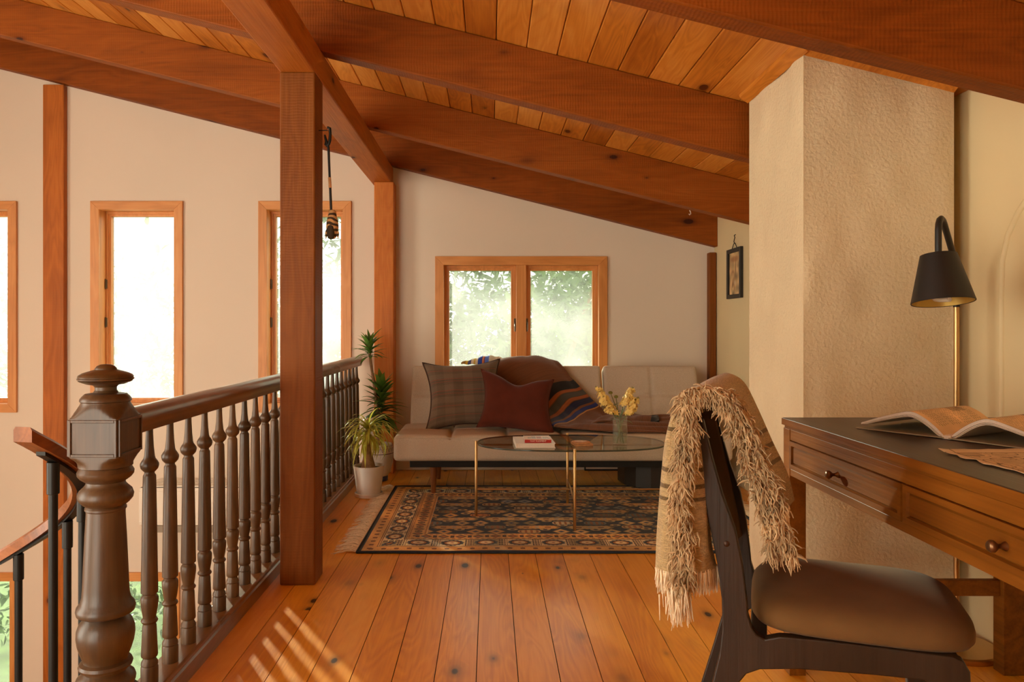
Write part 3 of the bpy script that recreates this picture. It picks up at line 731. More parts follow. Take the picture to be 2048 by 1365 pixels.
po, rim = pillow('cover', .485, .40, .16, .15, Mp, M_velvet, vt, chop=.05, corners={(1, -1): (.05, -.008), (-1, 1): (-.035, .025), (1, 1): (-.01, .01)})
MB().tube(rim, .003, 6).build('seam', M_velvet, vt, smooth=60)

def stripes(n=700, w=48, seed=1):
    A = np.ones((n, w, 3))*np.array((112, 68, 38))/255.
    def s(a, b, c): A[int(a*n):int(b*n)] = np.array(c)/255.
    s(.435, .485, (24, 24, 26)); s(.487, .500, (150, 82, 40)); s(.503, .532, (74, 72, 66)); s(.535, .550, (150, 82, 40)); s(.553, .583, (28, 36, 70)); s(.586, .594, (120, 70, 40)); s(.597, .618, (30, 48, 120)); s(.62, .626, (190, 140, 80))
    A *= 1+.07*np.random.default_rng(seed).normal(size=(n, w, 1))
    return np.transpose(A, (1, 0, 2))[:, :, :] if False else A
net = [[(985, 742, 5.64), (1020, 742, 5.64), (1070, 742, 5.64), (1118, 742, 5.64)],
       [(984, 728, 5.565), (1020, 719, 5.56), (1072, 717, 5.56), (1114, 726, 5.56)],
       [(978, 738, 5.47), (1024, 728, 5.45), (1078, 728, 5.455), (1130, 744, 5.49)],
       [(985, 775, 5.36), (1036, 765, 5.375), (1094, 760, 5.385), (1150, 768, 5.43)],
       [(1030, 812, 5.27), (1078, 800, 5.29), (1124, 792, 5.32), (1178, 796, 5.375)],
       [(1080, 838, 5.14), (1122, 830, 5.20), (1162, 822, 5.27), (1204, 822, 5.31)],
       [(1104, 855, 5.00), (1152, 849, 5.08), (1192, 841, 5.19), (1222, 838, 5.27)],
       [(1130, 860, 4.95), (1186, 853, 5.04), (1228, 845, 5.15), (1258, 839, 5.255)],
       [(1205, 866, 4.88), (1238, 855, 5.00), (1272, 846, 5.13), (1295, 839, 5.25)],
       [(1275, 869, 4.865), (1290, 857, 4.98), (1310, 847, 5.11), (1330, 839, 5.24)],
       [(1345, 867, 4.88), (1352, 857, 4.98), (1362, 847, 5.10), (1372, 840, 5.23)]]
nu, nv = 110, 46
G = catmull([[P3(*p) for p in r_] for r_ in net], nu, nv)
U, V_ = np.meshgrid(np.linspace(0, 1, nu), np.linspace(0, 1, nv), indexing='ij')
fold = .017*np.sin(V_*15+U*6)*np.clip((U-.50)*4, 0, 1)+.006*np.sin(V_*9-U*8)*np.clip(1-U*1.2, .2, 1)+.004*smooth_noise((nu, nv), (9, 5), 2)
G[..., 2] += np.abs(fold)*1.3+.006; G[..., 1] -= .012*np.clip(1-U*1.6, 0, 1)+fold*.6*(U < .6)
m = MB().grid(G, np.stack([V_*0+.5, U+.15*V_], -1))
bk = m.build('striped_blanket', imat('blanket_stripes', stripes(), .97, .35, 450, .15), None, smooth=180, solid=.011)
tag(bk, 'brown wool blanket with blue, black and orange stripes draped over the sofa', 'blanket')
# a second fold of it lies at the right end of the seat
G = catmull([[P3(1180, 856, 5.02), P3(1190, 848, 5.10), P3(1200, 842, 5.17)], [P3(1222, 850, 5.03), P3(1232, 840, 5.10), P3(1240, 838, 5.2)], [P3(1268, 852, 5.03), P3(1275, 842, 5.1), P3(1280, 836, 5.19)], [P3(1318, 851, 5.04), P3(1318, 843, 5.1), P3(1316, 838, 5.18)]], 50, 20)
U, V_ = np.meshgrid(np.linspace(0, 1, 50), np.linspace(0, 1, 20), indexing='ij')
G[..., 2] += .018+.012*np.sin(V_*9+U*4)*np.sin(U*10)
f2 = MB().grid(G, np.stack([V_*0+.5, .22+U*.25], -1)).build('folded_end', bk.data.materials[0], bk, smooth=180, solid=.014)

def bundle():
    n = 400; A = np.ones((n, 32, 3))*np.array((226, 220, 196))/255.
    for a, b, c in ((.0, .10, (150, 120, 60)), (.10, .16, (214, 180, 60)), (.16, .24, (70, 74, 120)), (.30, .34, (214, 190, 90)), (.40, .50, (52, 84, 190)), (.50, .54, (226, 150, 110)), (.54, .56, (160, 60, 40)), (.56, .66, (96, 130, 220)), (.86, .88, (196, 176, 150))):
        A[int(a*n):int(b*n)] = np.array(c)/255.
    return A
nu, nv = 60, 24; U, V_ = np.meshgrid(np.linspace(0, 1, nu), np.linspace(0, 1, nv), indexing='ij')
xc = -.205+.31*U; hh = .012+.062*np.clip(np.sin((U*.82+.04)*math.pi), 0, 1)**1.1*(.35+.65*U)
ang = V_*math.pi
G = np.stack([xc+.01*np.cos(ang), 5.62-.055*np.cos(ang)*np.clip(1.2-np.abs(U-.5)*1.2, .4, 1)*-1, .817+hh*np.sin(ang)+.003*np.sin(U*30)], -1)
bu = MB().grid(G, np.stack([V_*0+.5, U], -1)).build('striped_throw_bundle', imat('bundle_stripes', bundle(), .95, .3, 400), None, smooth=180, solid=.008)
tag(bu, 'sunlit cream, blue and yellow striped cloth on top of the sofa back', 'cloth')

# ------------------------------------------------------------ under the sofa
tag(MB().tube([(x, YB-.03+.004*math.sin(x*9), .008+.02*max(0, math.sin(x*11))*(x > .0)) for x in np.linspace(-.68, .55, 60)], .004, 6).build('white_cable', M_white, None, smooth=60), 'thin white cable lying along the baseboard behind the sofa', 'cable')
pf = thing('leaning_picture', 'pale black-edged picture leaning at the baseboard under the sofa', 'picture', (.83, YB-.05, 0))
MB().box(.72, 1.10, YB-.04, YB-.02, 0, .17).build('frame', M_blackm, pf); MB().box(.73, 1.09, YB-.044, YB-.038, .012, .16).build('sheet', M_paper, pf)
bx = thing('floor_fan_heater', 'dark grey rounded appliance with a round knob tucked under the sofa', 'appliance', (1.22, 5.05, 0))
b_ = MB(); b_.prism([(1.03+.0, 5.25, .012), (.90, 5.30, .012), (.92, 5.14, .012), (.98, 5.04, .012), (1.07, 4.99, .012), (1.22, 4.975, .012), (1.50, 4.975, .012), (1.53, 5.0, .012), (1.53, 5.3, .012)], (0, 0, .162))
b_.build('body', M_grey, bx, bevel=.006)
MB().box(1.16, 1.50, 4.966, 4.976, .03, .16).build('front_panel', M_blackm, bx, bevel=.003)
MB().lathe([(.014, 0), (.012, .016), (.006, .018)], 16, Matrix.Translation((1.275, 4.967, .078)) @ Matrix.Rotation(R(90), 4, 'X')).build('knob', M_brass, bx, smooth=40)
MB().box(1.0, 1.48, 5.0, 5.28, 0, .014).build('foot', M_blackm, bx)

# ------------------------------------------------------------ coffee table and what stands on it
CTX, CTY = .465, 4.32
ct = thing('coffee_table', 'low oval coffee table of smoked glass on thin brass legs', 'table', (CTX, CTY, 0))
outl = []
for k in range(96):
    a = 2*math.pi*k/96; c, s_ = math.cos(a), math.sin(a); e = 2/2.5
    outl.append((CTX+.535*math.copysign(abs(c)**e, c), CTY+.295*math.copysign(abs(s_)**e, s_), .424))
MB().prism(outl, (0, 0, .010)).build('glass_top', M_smoke, ct, smooth=40, bevel=.0015)
ring = [(x, y, .429) for x, y, z in outl]
MB().tube(ring+ring[:1], .0042, 6).build('glass_edge', plain('glass_edge', srgb(58, 62, 50), .1, noise=.2), ct, smooth=60)
for x, y in ((CTX-.545, CTY), (CTX+.545, CTY), (CTX-.012, CTY-.305), (CTX+.012, CTY+.305)):
    MB().lathe([(.0075, .006), (.0085, .009), (.0085, .438), (.007, .441)], 16, TR(x, y)).build('leg', M_brass, ct, smooth=40)
for z in (.160, .417):
    MB().tube([(CTX-.545, CTY, z), (CTX+.545, CTY, z)], .0055, 10).build('stretcher', M_brass, ct, smooth=60)
    MB().tube([(CTX-.012, CTY-.305, z+.001), (CTX+.012, CTY+.305, z+.001)], .0055, 10).build('stretcher', M_brass, ct, smooth=60)
TZ = .4345
def cover_img():
    A = np.ones((128, 160, 3))*np.array((226, 190, 150))/255.; rg = np.random.default_rng(2)
    A[:14] = np.array((222, 150, 110))/255
    for x, w_, h_, c in ((22, 26, 46, (196, 170, 130)), (46, 26, 66, (170, 150, 124)), (76, 30, 60, (196, 110, 60)), (112, 22, 44, (206, 186, 140))):
        A[30:30+h_, x:x+w_] = np.array(c)/255.; A[30+h_-8:30+h_, x:x+w_] *= .6; A[30:34, x-4:x+w_+6] *= .5
        for q in range(3): A[36+q*12:41+q*12, x+5:x+9] *= .6; A[36+q*12:41+q*12, x+15:x+19] *= .6
    for q in range(46): A[28+q:32+q, 148-q//3:154-q//3] = np.array((96, 52, 30))/255
    return A*(1+.05*rg.normal(size=(128, 160, 1)))
wb = thing('white_book', 'larger white book lying flat at the bottom of the pair on the glass table', 'book', (.245, 4.22, TZ), R(2))
b = MB(); b.box(-.108, .108, -.13, .13, .0, .003); b.box(-.108, .108, -.13, .13, .0235, .0265); b.box(-.108, -.105, -.13, .13, .003, .0235)
b.build('cover', M_white, wb, bevel=.0008, local=True)
MB().box(-.105, .104, -.126, .127, .003, .0235).build('pages', M_paper, wb, local=True)
rb = thing('red_spine_book', 'small book with red spine and town picture on its cover, on the white book', 'book', (.262, 4.18, TZ+.0267), R(1))
b = MB(); b.box(-.073, .073, -.075, .075, 0, .002); b.box(-.073, .073, -.075, -.0725, .002, .0165); b.build('cover', M_red, rb, bevel=.0006, local=True)
MB().box(-.072, .072, -.0725, .073, .002, .0165).build('pages', M_paper, rb, local=True)
MB().add([(-.073, -.075, .0168), (.073, -.075, .0168), (.073, .075, .0168), (-.073, .075, .0168), (-.073, -.075, .0186), (.073, -.075, .0186), (.073, .075, .0186), (-.073, .075, .0186)],
         [(0, 3, 2, 1), (4, 5, 6, 7), (0, 1, 5, 4), (1, 2, 6, 5), (2, 3, 7, 6), (3, 0, 4, 7)], [(0, 0), (1, 0), (1, 1), (0, 1)]*2).build('front_cover', imat('town_cover', cover_img(), .4), rb, local=True)
def text(s_, name, size, parent, M, mat):
    cu = bpy.data.curves.new(name, 'FONT'); cu.body = s_; cu.size = size; cu.align_x = 'CENTER'; cu.align_y = 'CENTER'; cu.extrude = .0002
    t = bpy.data.objects.new(name, cu); C.objects.link(t)
    dg = bpy.context.evaluated_depsgraph_get(); me = bpy.data.meshes.new_from_object(t.evaluated_get(dg)); bpy.data.objects.remove(t)
    o = bpy.data.objects.new(name, me); C.objects.link(o); me.materials.clear(); me.materials.append(mat)
    o.parent = parent; o.matrix_local = M
    return o
M_let = plain('pale_lettering', srgb(240, 220, 200), .6)
text('THAT RUDIMENT', 'spine_lettering', .0115, rb, Matrix.Translation((0, -.0754, .0092)) @ Matrix.Rotation(R(90), 4, 'X'), M_let)
c1 = thing('square_coaster', 'square cork coaster under the round coaster', 'coaster', (.515, 4.205, TZ), R(8))
MB().box(-.052, .052, -.052, .052, 0, .007).build('base', M_cork, c1, bevel=.002, local=True); MB().box(-.052, .052, -.052, .052, .0075, .012).build('top_layer', M_cork, c1, bevel=.002, local=True)
c2 = thing('round_coaster', 'round pale wood coaster on top of the square coaster', 'coaster', (.508, 4.20, TZ+.0121))
MB().lathe([(.050, 0), (.053, .002), (.053, .006), (.050, .008)], 32, None).build('disc', M_cork, c2, smooth=40, local=True)
MB().lathe([(.034, .0081), (.036, .0095), (.034, .0100)], 32, None).build('inlay', plain('coaster_inlay', srgb(214, 166, 114), .6, noise=.2, nscale=80), c2, smooth=40, local=True)

VX, VY = .728, 4.20
vase = thing('glass_vase', 'clear glass cylinder vase of water on the coffee table', 'vase', (VX, VY, TZ))
vo = [(.001, 0), (.038, 0), (.0405, .003), (.0405, .152), (.0425, .158), (.0405, .158), (.0375, .152), (.0375, .012), (.001, .012)]
vl = MB(); V = []; F = []
for (r, z) in vo:
    for k in range(32): a = 2*math.pi*k/32; V.append((r*math.cos(a), r*math.sin(a), z))
for j in range(len(vo)-1):
    for k in range(32): F.append((j*32+k, j*32+(k+1) % 32, (j+1)*32+(k+1) % 32, (j+1)*32+k))
vl.add(V, F).build('glass_wall', M_vase, vase, smooth=50, local=True)
MB().lathe([(.0370, .0125), (.0370, .115)], 32).build('water', M_water, vase, smooth=50, local=True)
def leaf_mesh(L, wd, curl, fold=.25, n=7, tip=1.0, base=.35):
    """one lance-shaped leaf along +X with a crease and a droop"""
    V = []; F = []
    for i in range(n):
        t = i/(n-1); w = wd*(base+(1-base)*math.sin(min(1, t*1.7)*math.pi/2))*max(.03, (1-t**2.4))**tip*.5
        a = curl*t; x = L*(math.sin(a)/curl if abs(curl) > .01 else t); z = -L*((1-math.cos(a))/curl if abs(curl) > .01 else 0)
        for s_ in (-1, 0, 1): V.append((x, s_*w, z+abs(s_)*w*fold))
    for i in range(n-1):
        for s_ in (0, 1): F.append((i*3+s_, i*3+s_+1, i*3+s_+4, i*3+s_+3))
    return V, F
def fmesh(name, V, F, mat):
    me = bpy.data.meshes.new(name); me.from_pydata(V, [], F); me.polygons.foreach_set('use_smooth', [True]*len(F)); me.materials.append(mat)
    return me
def obj_of(me, name, parent, M):
    o = bpy.data.objects.new(name, me); C.objects.link(o); o.parent = parent; o.matrix_local = M
    return o
M_fl = leafmat('flower_leaf', srgb(96, 108, 56), srgb(136, 144, 84), .3)
me_fl = fmesh('flower_leaf', *leaf_mesh(.10, .026, .7, .15), M_fl)
def petals(cx, cy_, cz, n, rx, rz, tilt, sz):
    V = []; F = []
    for k in range(n):
        t = rnd.random(); a = rnd.uniform(0, 2*math.pi); rr = rx*math.sqrt(rnd.random())*(1-.55*t)
        c = Vector((cx+rr*math.cos(a)+tilt[0]*t, cy_+rr*math.sin(a)+tilt[1]*t, cz+rz*t))
        out = Vector((math.cos(a), math.sin(a), .4)).normalized()
        q = out.to_track_quat('Z', 'Y').to_matrix().to_4x4()
        for p in range(5):
            b = 2*math.pi*p/5+rnd.uniform(-.2, .2); s_ = sz*rnd.uniform(.7, 1.15)*(1-.35*t)
            pts = [(0, 0, 0), (s_*.6*math.cos(b-.5), s_*.6*math.sin(b-.5), .003), (s_*math.cos(b), s_*math.sin(b), rnd.uniform(.0, .007)), (s_*.6*math.cos(b+.5), s_*.6*math.sin(b+.5), .003)]
            i0 = len(V); V += [tuple(c+(q @ Vector(x))) for x in pts]; F.append((i0, i0+1, i0+2, i0+3))
    return V, F
def flower(label, foot, top, kind):
    t = thing('yellow_stock' if kind == 'stock' else 'green_button_flower', label, 'flower', foot, group='flowers in the glass vase')
    tp = Vector(top)-Vector(foot); mid = Vector((tp.x*.35, tp.y*.35, tp.z*.55))
    pa = [Vector((0, 0, 0)).lerp(mid, s_/5)*1.0 for s_ in range(6)]+[mid.lerp(tp, s_/5) for s_ in range(1, 6)]
    MB().tube(pa, .0024, 6).build('stem', M_stem, t, smooth=60, local=True)
    if kind == 'stock':
        d = (tp-mid).normalized()*.10
        V, F = petals(tp.x-d.x*.75, tp.y-d.y*.75, tp.z-.075, 90, .036, .088, (d.x*.85, d.y*.85), .0185)
        me = fmesh('blossom', V, F, M_yellow); obj_of(me, 'blossom', t, Matrix.Identity(4))
        V, F = petals(tp.x+d.x*.12, tp.y+d.y*.12, tp.z+.004, 9, .009, .02, (d.x*.2, d.y*.2), .007); obj_of(fmesh('bud', V, F, M_button), 'bud', t, Matrix.Identity(4))
        for k in range(5):
            obj_of(me_fl, 'leaf', t, Matrix.Translation(mid.lerp(tp, -.25+.12*k)) @ Matrix.Rotation(rnd.uniform(0, 6.28), 4, 'Z') @ Matrix.Rotation(-rnd.uniform(.1, .9), 4, 'Y') @ Matrix.Scale(rnd.uniform(.5, .9), 4))
    else:
        MB().lathe([(.002, -.008), (.010, -.006), (.0125, 0), (.010, .006), (.003, .009)], 14, Matrix.Translation(tp)).build('button', M_button, t, smooth=60, local=True)
        obj_of(me_fl, 'leaf', t, Matrix.Translation(mid) @ Matrix.Rotation(rnd.uniform(0, 6.28), 4, 'Z') @ Matrix.Rotation(-.6, 4, 'Y') @ Matrix.Scale(.5, 4))
def fp(x, y, Y=VY): return P3(x, y, Y)
flower('yellow stock bloom leaning left out of the vase', (VX+.016, VY-.01, TZ+.013), fp(1199, 782, 4.19), 'stock')
flower('lower yellow stock bloom at left, just over the vase rim side', (VX+.01, VY+.012, TZ+.013), fp(1212, 800, 4.17), 'stock')
flower('yellow stock bloom standing at the upper right of the bouquet', (VX-.016, VY+.008, TZ+.013), fp(1262, 783, 4.2), 'stock')
flower('yellow stock bloom hanging at the right side of the bouquet', (VX-.02, VY-.006, TZ+.013), fp(1271, 803, 4.17), 'stock')
flower('round green button flower, leftmost of the three buttons', (VX+.02, VY, TZ+.013), fp(1221, 786, 4.22), 'button')
flower('round green button flower in the middle of the three buttons', (VX+.004, VY+.016, TZ+.013), fp(1232, 794, 4.22), 'button')
flower('round green button flower beside the right yellow bloom', (VX-.012, VY+.016, TZ+.013), fp(1251, 793, 4.22), 'button')

# ------------------------------------------------------------ plants by the railing
dr = thing('dracaena_plant', 'tall two-headed dracaena in a white pot with blue foot, by the back post', 'plant', (-.795, 5.36, 0))
def band():
    A = np.ones((64, 512, 3))*np.array((226, 214, 198))/255.
    y, x = np.mgrid[0:64, 0:512]; z = np.abs((x % 32)-16)*1.6
    A[np.abs(y-(z*1.2+14)) < 4] = np.array((120, 96, 110))/255; A[np.abs(y-(z*1.2+26)) < 3] = np.array((160, 110, 90))/255; A[(y < 5) | (y > 59)] = np.array((110, 90, 110))/255
    return A
MB().lathe([(.060, 0), (.066, .003), (.066, .032), (.063, .035)], 36, TR(-.795, 5.36)).build('foot', plain('blue_glaze', srgb(56, 62, 110), .3, noise=.2), dr, smooth=40)
pot = MB().lathe([(.064, .035), (.082, .06), (.100, .13), (.104, .19), (.098, .25), (.095, .262), (.089, .262), (.090, .245)], 40, TR(-.795, 5.36)).build('pot', M_ceram, dr, smooth=50)
G = np.array([[(-.795+(rr+.0012)*math.cos(a), 5.36+(rr+.0012)*math.sin(a), z) for rr, z in ((.1035, .195), (.1005, .23), (.0975, .252))] for a in np.linspace(0, 2*math.pi, 49)])
MB().grid(G, np.array([[(i/48*1.5, j/2) for j in range(3)] for i in range(49)])).build('patterned_band', imat('zigzag_band', band(), .4), pot, smooth=180)
MB().lathe([(.0895, .235), (.0895, .242)], 30, TR(-.795, 5.36)).build('soil', M_soil, dr)
MB().tube([(-.795, 5.36, .24), (-.80, 5.36, .40), (-.805, 5.35, .50)], [.022, .019, .017], 12).build('stem', M_bark, dr, smooth=60)
MB().tube([(-.797, 5.36, .40), (-.812, 5.36, .56), (-.832, 5.35, .72), (-.850, 5.35, .84), (-.858, 5.34, .92)], [.012, .011, .010, .010, .009], 10).build('stem', M_bark, dr, smooth=60)
dl = [fmesh('dracaena_leaf', *leaf_mesh(L, w_, cu, .25, 8), M_leaf) for L, w_, cu in ((.17, .050, .5), (.155, .046, .9), (.185, .050, .7), (.14, .044, .4))]
def rosette(parent, base, n, z0, z1, sc_, a0, a1, meshes, name='leaf', jit=.25):
    po = Vector(parent.location)
    for k in range(n):
        t = (k+.5)/n; ang = k*2.39996+rnd.uniform(-.2, .2); el = a0+(a1-a0)*t+rnd.uniform(-jit, jit)
        M = Matrix.Translation(Vector((base[0], base[1], z0+(z1-z0)*t))-po) @ Matrix.Rotation(ang, 4, 'Z') @ Matrix.Rotation(-el, 4, 'Y') @ Matrix.Scale(sc_*rnd.uniform(.8, 1.1), 4)
        obj_of(meshes[k % len(meshes)], name, parent, M)
rosette(dr, (-.775, 5.35), 84, .42, .65, 1.1, -.35, 1.25, dl)
rosette(dr, (-.857, 5.34), 36, .88, .96, .85, .0, 1.35, dl)

pp = thing('ponytail_palm', 'small ponytail palm with thin yellow-green leaves in a plain white pot with saucer', 'plant', (-.785, 4.86, 0))
PX, PY = -.785, 4.86
MB().lathe([(.078, 0), (.088, .002), (.091, .024), (.087, .026), (.084, .012), (.01, .012)], 40, TR(PX, PY)).build('saucer', M_ceram, pp, smooth=40)
MB().lathe([(.070, .013), (.076, .016), (.099, .193), (.099, .199), (.093, .199), (.090, .175)], 40, TR(PX, PY)).build('pot', M_ceram, pp, smooth=40)
MB().lathe([(.091, .170), (.091, .178)], 30, TR(PX, PY)).build('soil', M_soil, pp)
MB().lathe([(.048, .176), (.045, .20), (.034, .24), (.026, .29), (.021, .34), (.019, .39), (.012, .43)], 22, TR(PX-.005, PY)).build('trunk', M_bark, pp, smooth=60)
pl = [fmesh('palm_leaf', *leaf_mesh(L, .015, cu, .3, 12, .7, .7), M_palm) for L, cu in ((.27, 1.9), (.24, 2.4), (.30, 1.5), (.22, 2.0), (.26, 2.7))]
rosette(pp, (PX-.005, PY), 120, .37, .44, .92, .1, 1.25, pl, jit=.35)

# ------------------------------------------------------------ stick hanging on the square post
hk = thing('post_hook', 'black iron hook on a nail in the right face of the square post', 'hook', (-.742, 3.25, 1.947))
MB().tube([(-.75, 3.25, 1.949), (-.703, 3.25, 1.950)], .0022, 8).build('nail', M_black, hk, smooth=60)
MB().tube([(-.705, 3.25, 1.962), (-.694, 3.25, 1.958), (-.692, 3.25, 1.935), (-.694, 3.25, 1.905), (-.699, 3.25, 1.888), (-.707, 3.25, 1.882), (-.713, 3.25, 1.888), (-.712, 3.25, 1.90)], [.006, .0065, .006, .0065, .006, .005, .005, .004], 10).build('hook_arm', M_black, hk, smooth=60)
st = thing('hanging_stick', 'black stick with a striped tan animal head hanging upside down from the post hook', 'toy', (-.70, 3.25, 1.90))
MB().tube([(-.716, 3.25, 1.930), (-.713, 3.25, 1.915), (-.706, 3.25, 1.8955), (-.700, 3.25, 1.875), (-.697, 3.25, 1.80), (-.688, 3.25, 1.596)], [.004, .0055, .006, .0055, .0052, .0055], 10).build('shaft', M_black, st, smooth=60)
MB().tube([(-.6955, 3.25, 1.745), (-.6925, 3.25, 1.700)], .0066, 10).build('grip_band', M_cork, st, smooth=60)
M_tig = newmat('striped_plush'); mt_, nt_, bs_ = M_tig
wv = nd(nt_, 'ShaderNodeTexWave', dict(bands_direction='Z'), Vector=nd(nt_, 'ShaderNodeTexCoord').outputs['Object'], Scale=14.0, Distortion=6.0, Detail=2.0).outputs['Fac']
nt_.links.new(ramp(nt_, wv, [(.35, srgb(64, 44, 28)), (.55, srgb(196, 150, 98))]), bs_.inputs['Base Color']); bs_.inputs['Roughness'].default_value = .95
hz = [(.004, 1.478), (.016, 1.485), (.024, 1.505), (.027, 1.53), (.025, 1.555), (.019, 1.575), (.015, 1.60), (.010, 1.604)]
MB().lathe(hz, 20, Matrix.Translation((-.683, 3.25, 0))).build('head', mt_, st, smooth=60)
for s_ in (-1, 1):
    G = np.array([[(-.683+s_*(.016+.012*t)+.009*math.cos(a)*math.sin(math.pi*min(1, t+.1)), 3.243+.004*math.sin(a), 1.53-.056*t) for a in np.linspace(0, 2*math.pi, 9)] for t in np.linspace(0, .95, 8)])
    MB().grid(G).build('ear', mt_, st, smooth=180)
MB().lathe([(.002, 1.474), (.013, 1.480), (.017, 1.50), (.014, 1.53), (.004, 1.54)], 14, Matrix.Translation((-.686, 3.232, 0))).build('muzzle', plain('dark_plush', srgb(58, 46, 34), .95), st, smooth=60)

# ------------------------------------------------------------ small picture on the right wall
pc = thing('framed_picture', 'small dark-framed sepia picture hanging on the right wall beyond the chimney', 'picture', (XR, 5.24, 1.47))
pw, ph = .30, .35
for (a0, a1, b0_, b1_) in ((-pw/2, -pw/2+.03, -ph/2, ph/2), (pw/2-.03, pw/2, -ph/2, ph/2), (-pw/2+.03, pw/2-.03, -ph/2, -ph/2+.028), (-pw/2+.03, pw/2-.03, ph/2-.028, ph/2)):
    MB().box(XR-.022, XR-.001, 5.24+a0, 5.24+a1, 1.47+b0_, 1.47+b1_).build('frame_bar', M_blackm, pc, bevel=.002)
def sepia():
    h_, w_ = 256, 200; rg = np.random.default_rng(5); A = np.ones((h_, w_, 3))*np.array((196, 164, 116))/255.
    y, x = np.mgrid[0:h_, 0:w_]; A *= (1+.16*smooth_noise((h_, w_), (6, 5), 6))[..., None]
    def blob(cx, cy_, rx, ry, c, a=.7):
        m_ = np.exp(-(((x-cx)/rx)**2+((y-cy_)/ry)**2)**2)[..., None]*a; A[:] = A*(1-m_)+np.array(c)/255*m_
    blob(90, 215, 70, 18, (150, 96, 56)); blob(110, 160, 10, 60, (130, 98, 66)); blob(60, 130, 22, 20, (140, 94, 56)); blob(62, 120, 14, 16, (214, 182, 136)); blob(80, 80, 34, 26, (150, 110, 70)); blob(96, 72, 18, 16, (208, 190, 160)); blob(60, 60, 16, 18, (120, 84, 50)); blob(150, 170, 14, 12, (160, 130, 90)); blob(90, 40, 12, 22, (160, 120, 80))
    return A
MB().add([(XR-.008, 5.24+pw/2-.028, 1.47-ph/2+.026), (XR-.008, 5.24-pw/2+.028, 1.47-ph/2+.026), (XR-.008, 5.24-pw/2+.028, 1.47+ph/2-.026), (XR-.008, 5.24+pw/2-.028, 1.47+ph/2-.026)], [(0, 1, 2, 3)], [(0, 0), (1, 0), (1, 1), (0, 1)]).build('print', imat('sepia_print', sepia(), .6), pc)
MB().tube([(XR-.012, 5.24+.05, 1.645), (XR-.012, 5.24+.02, 1.675), (XR-.012, 5.24, 1.685), (XR-.012, 5.24-.02, 1.675), (XR-.012, 5.24-.05, 1.645)], .003, 6).build('hanger', M_black, pc, smooth=60)
MB().tube([(XR-.008, 5.24, 1.676), (XR-.016, 5.24, 1.69), (XR-.012, 5.246, 1.705), (XR-.012, 5.232, 1.72), (XR-.012, 5.246, 1.735), (XR-.004, 5.24, 1.742)], .003, 6).build('wall_hook', M_black, pc, smooth=60)
wh = MB().tube([P3(1379, 421, 4.578), P3(1381, 424, 4.575), P3(1381.5, 428, 4.572), P3(1379, 430, 4.57), P3(1377.5, 428, 4.57)], .0028, 8).build('cup_hook', M_white, None, smooth=60)
tag(wh, 'tiny white cup hook screwed under the second rafter from the back wall', 'hook')

# ------------------------------------------------------------ floor lamp
LX_, LY_ = 1.583, 2.545
lm = thing('floor_lamp', 'brass floor lamp with black cone shade between desk and chimney', 'lamp', (LX_, LY_, 0))
MB().lathe([(.125, 0), (.127, .003), (.127, .016), (.122, .021), (.02, .026), (.012, .034)], 48, TR(LX_, LY_)).build('base', M_brass, lm, smooth=40)
MB().lathe([(.0085, .03), (.0085, 1.17)], 16, TR(LX_, LY_)).build('pole', M_brass, lm, smooth=40)
hx, hy = 1.412, 2.362
def arc(t):
    d = Vector((hx-LX_, hy-LY_, 0)); return Vector((LX_, LY_, 0))+d*t
pa = [arc(t)+Vector((0, 0, z)) for t, z in ((0, 1.165), (0, 1.275), (.03, 1.305), (.30, 1.358), (.58, 1.408), (.70, 1.430), (.78, 1.440), (.86, 1.443), (.93, 1.437), (.98, 1.423), (1, 1.403), (1, 1.322))]
MB().tube(pa, .0098, 14).build('gooseneck', M_blackm, lm, smooth=60)
TS = Matrix.Translation((hx, hy, 1.325)) @ Matrix.Rotation(R(-9), 4, 'X') @ Matrix.Translation((-hx, -hy, -1.325))   # the shade hangs a little tipped
sh = MB(); V = []; F = []
so_ = [(.088, 1.172), (.089, 1.174), (.0515, 1.325), (.012, 1.3255), (.012, 1.321), (.0485, 1.320), (.0865, 1.173)]
for r, z in so_:
    for k in range(40): a = 2*math.pi*k/40; V.append(TS @ Vector((hx+r*math.cos(a), hy+r*math.sin(a), z)))
for j in range(len(so_)-1):
    for k in range(40): F.append((j*40+k, j*40+(k+1) % 40, (j+1)*40+(k+1) % 40, (j+1)*40+k))
sh.add(V, F); shd = sh.build('shade', M_blackm, lm, smooth=40)
V = []; F = []
for r, z in ((.0858, 1.1735), (.0478, 1.3185), (.0125, 1.3195)):
    for k in range(40): a = 2*math.pi*k/40; V.append(TS @ Vector((hx+r*math.cos(a), hy+r*math.sin(a), z)))
for j in range(2):
    for k in range(40): F.append((j*40+k, j*40+(k+1) % 40, (j+1)*40+(k+1) % 40, (j+1)*40+k))
MB().add(V, F).build('gold_lining', plain('gold_lining', srgb(196, 160, 80), .4, metal=.6), shd, smooth=40)
MB().tube([TS @ Vector((hx+.022*math.cos(a)*(1 if a < 12 else .8), hy+.022*math.sin(a), 1.182+.0052*a*.45)) for a in np.linspace(0, 18, 80)], .0075, 10).build('spiral_bulb', M_white, lm, smooth=60)
MB().lathe([(.016, 1.232), (.016, 1.30)], 16, TS @ TR(hx, hy)).build('bulb_socket', M_white, lm, smooth=40)

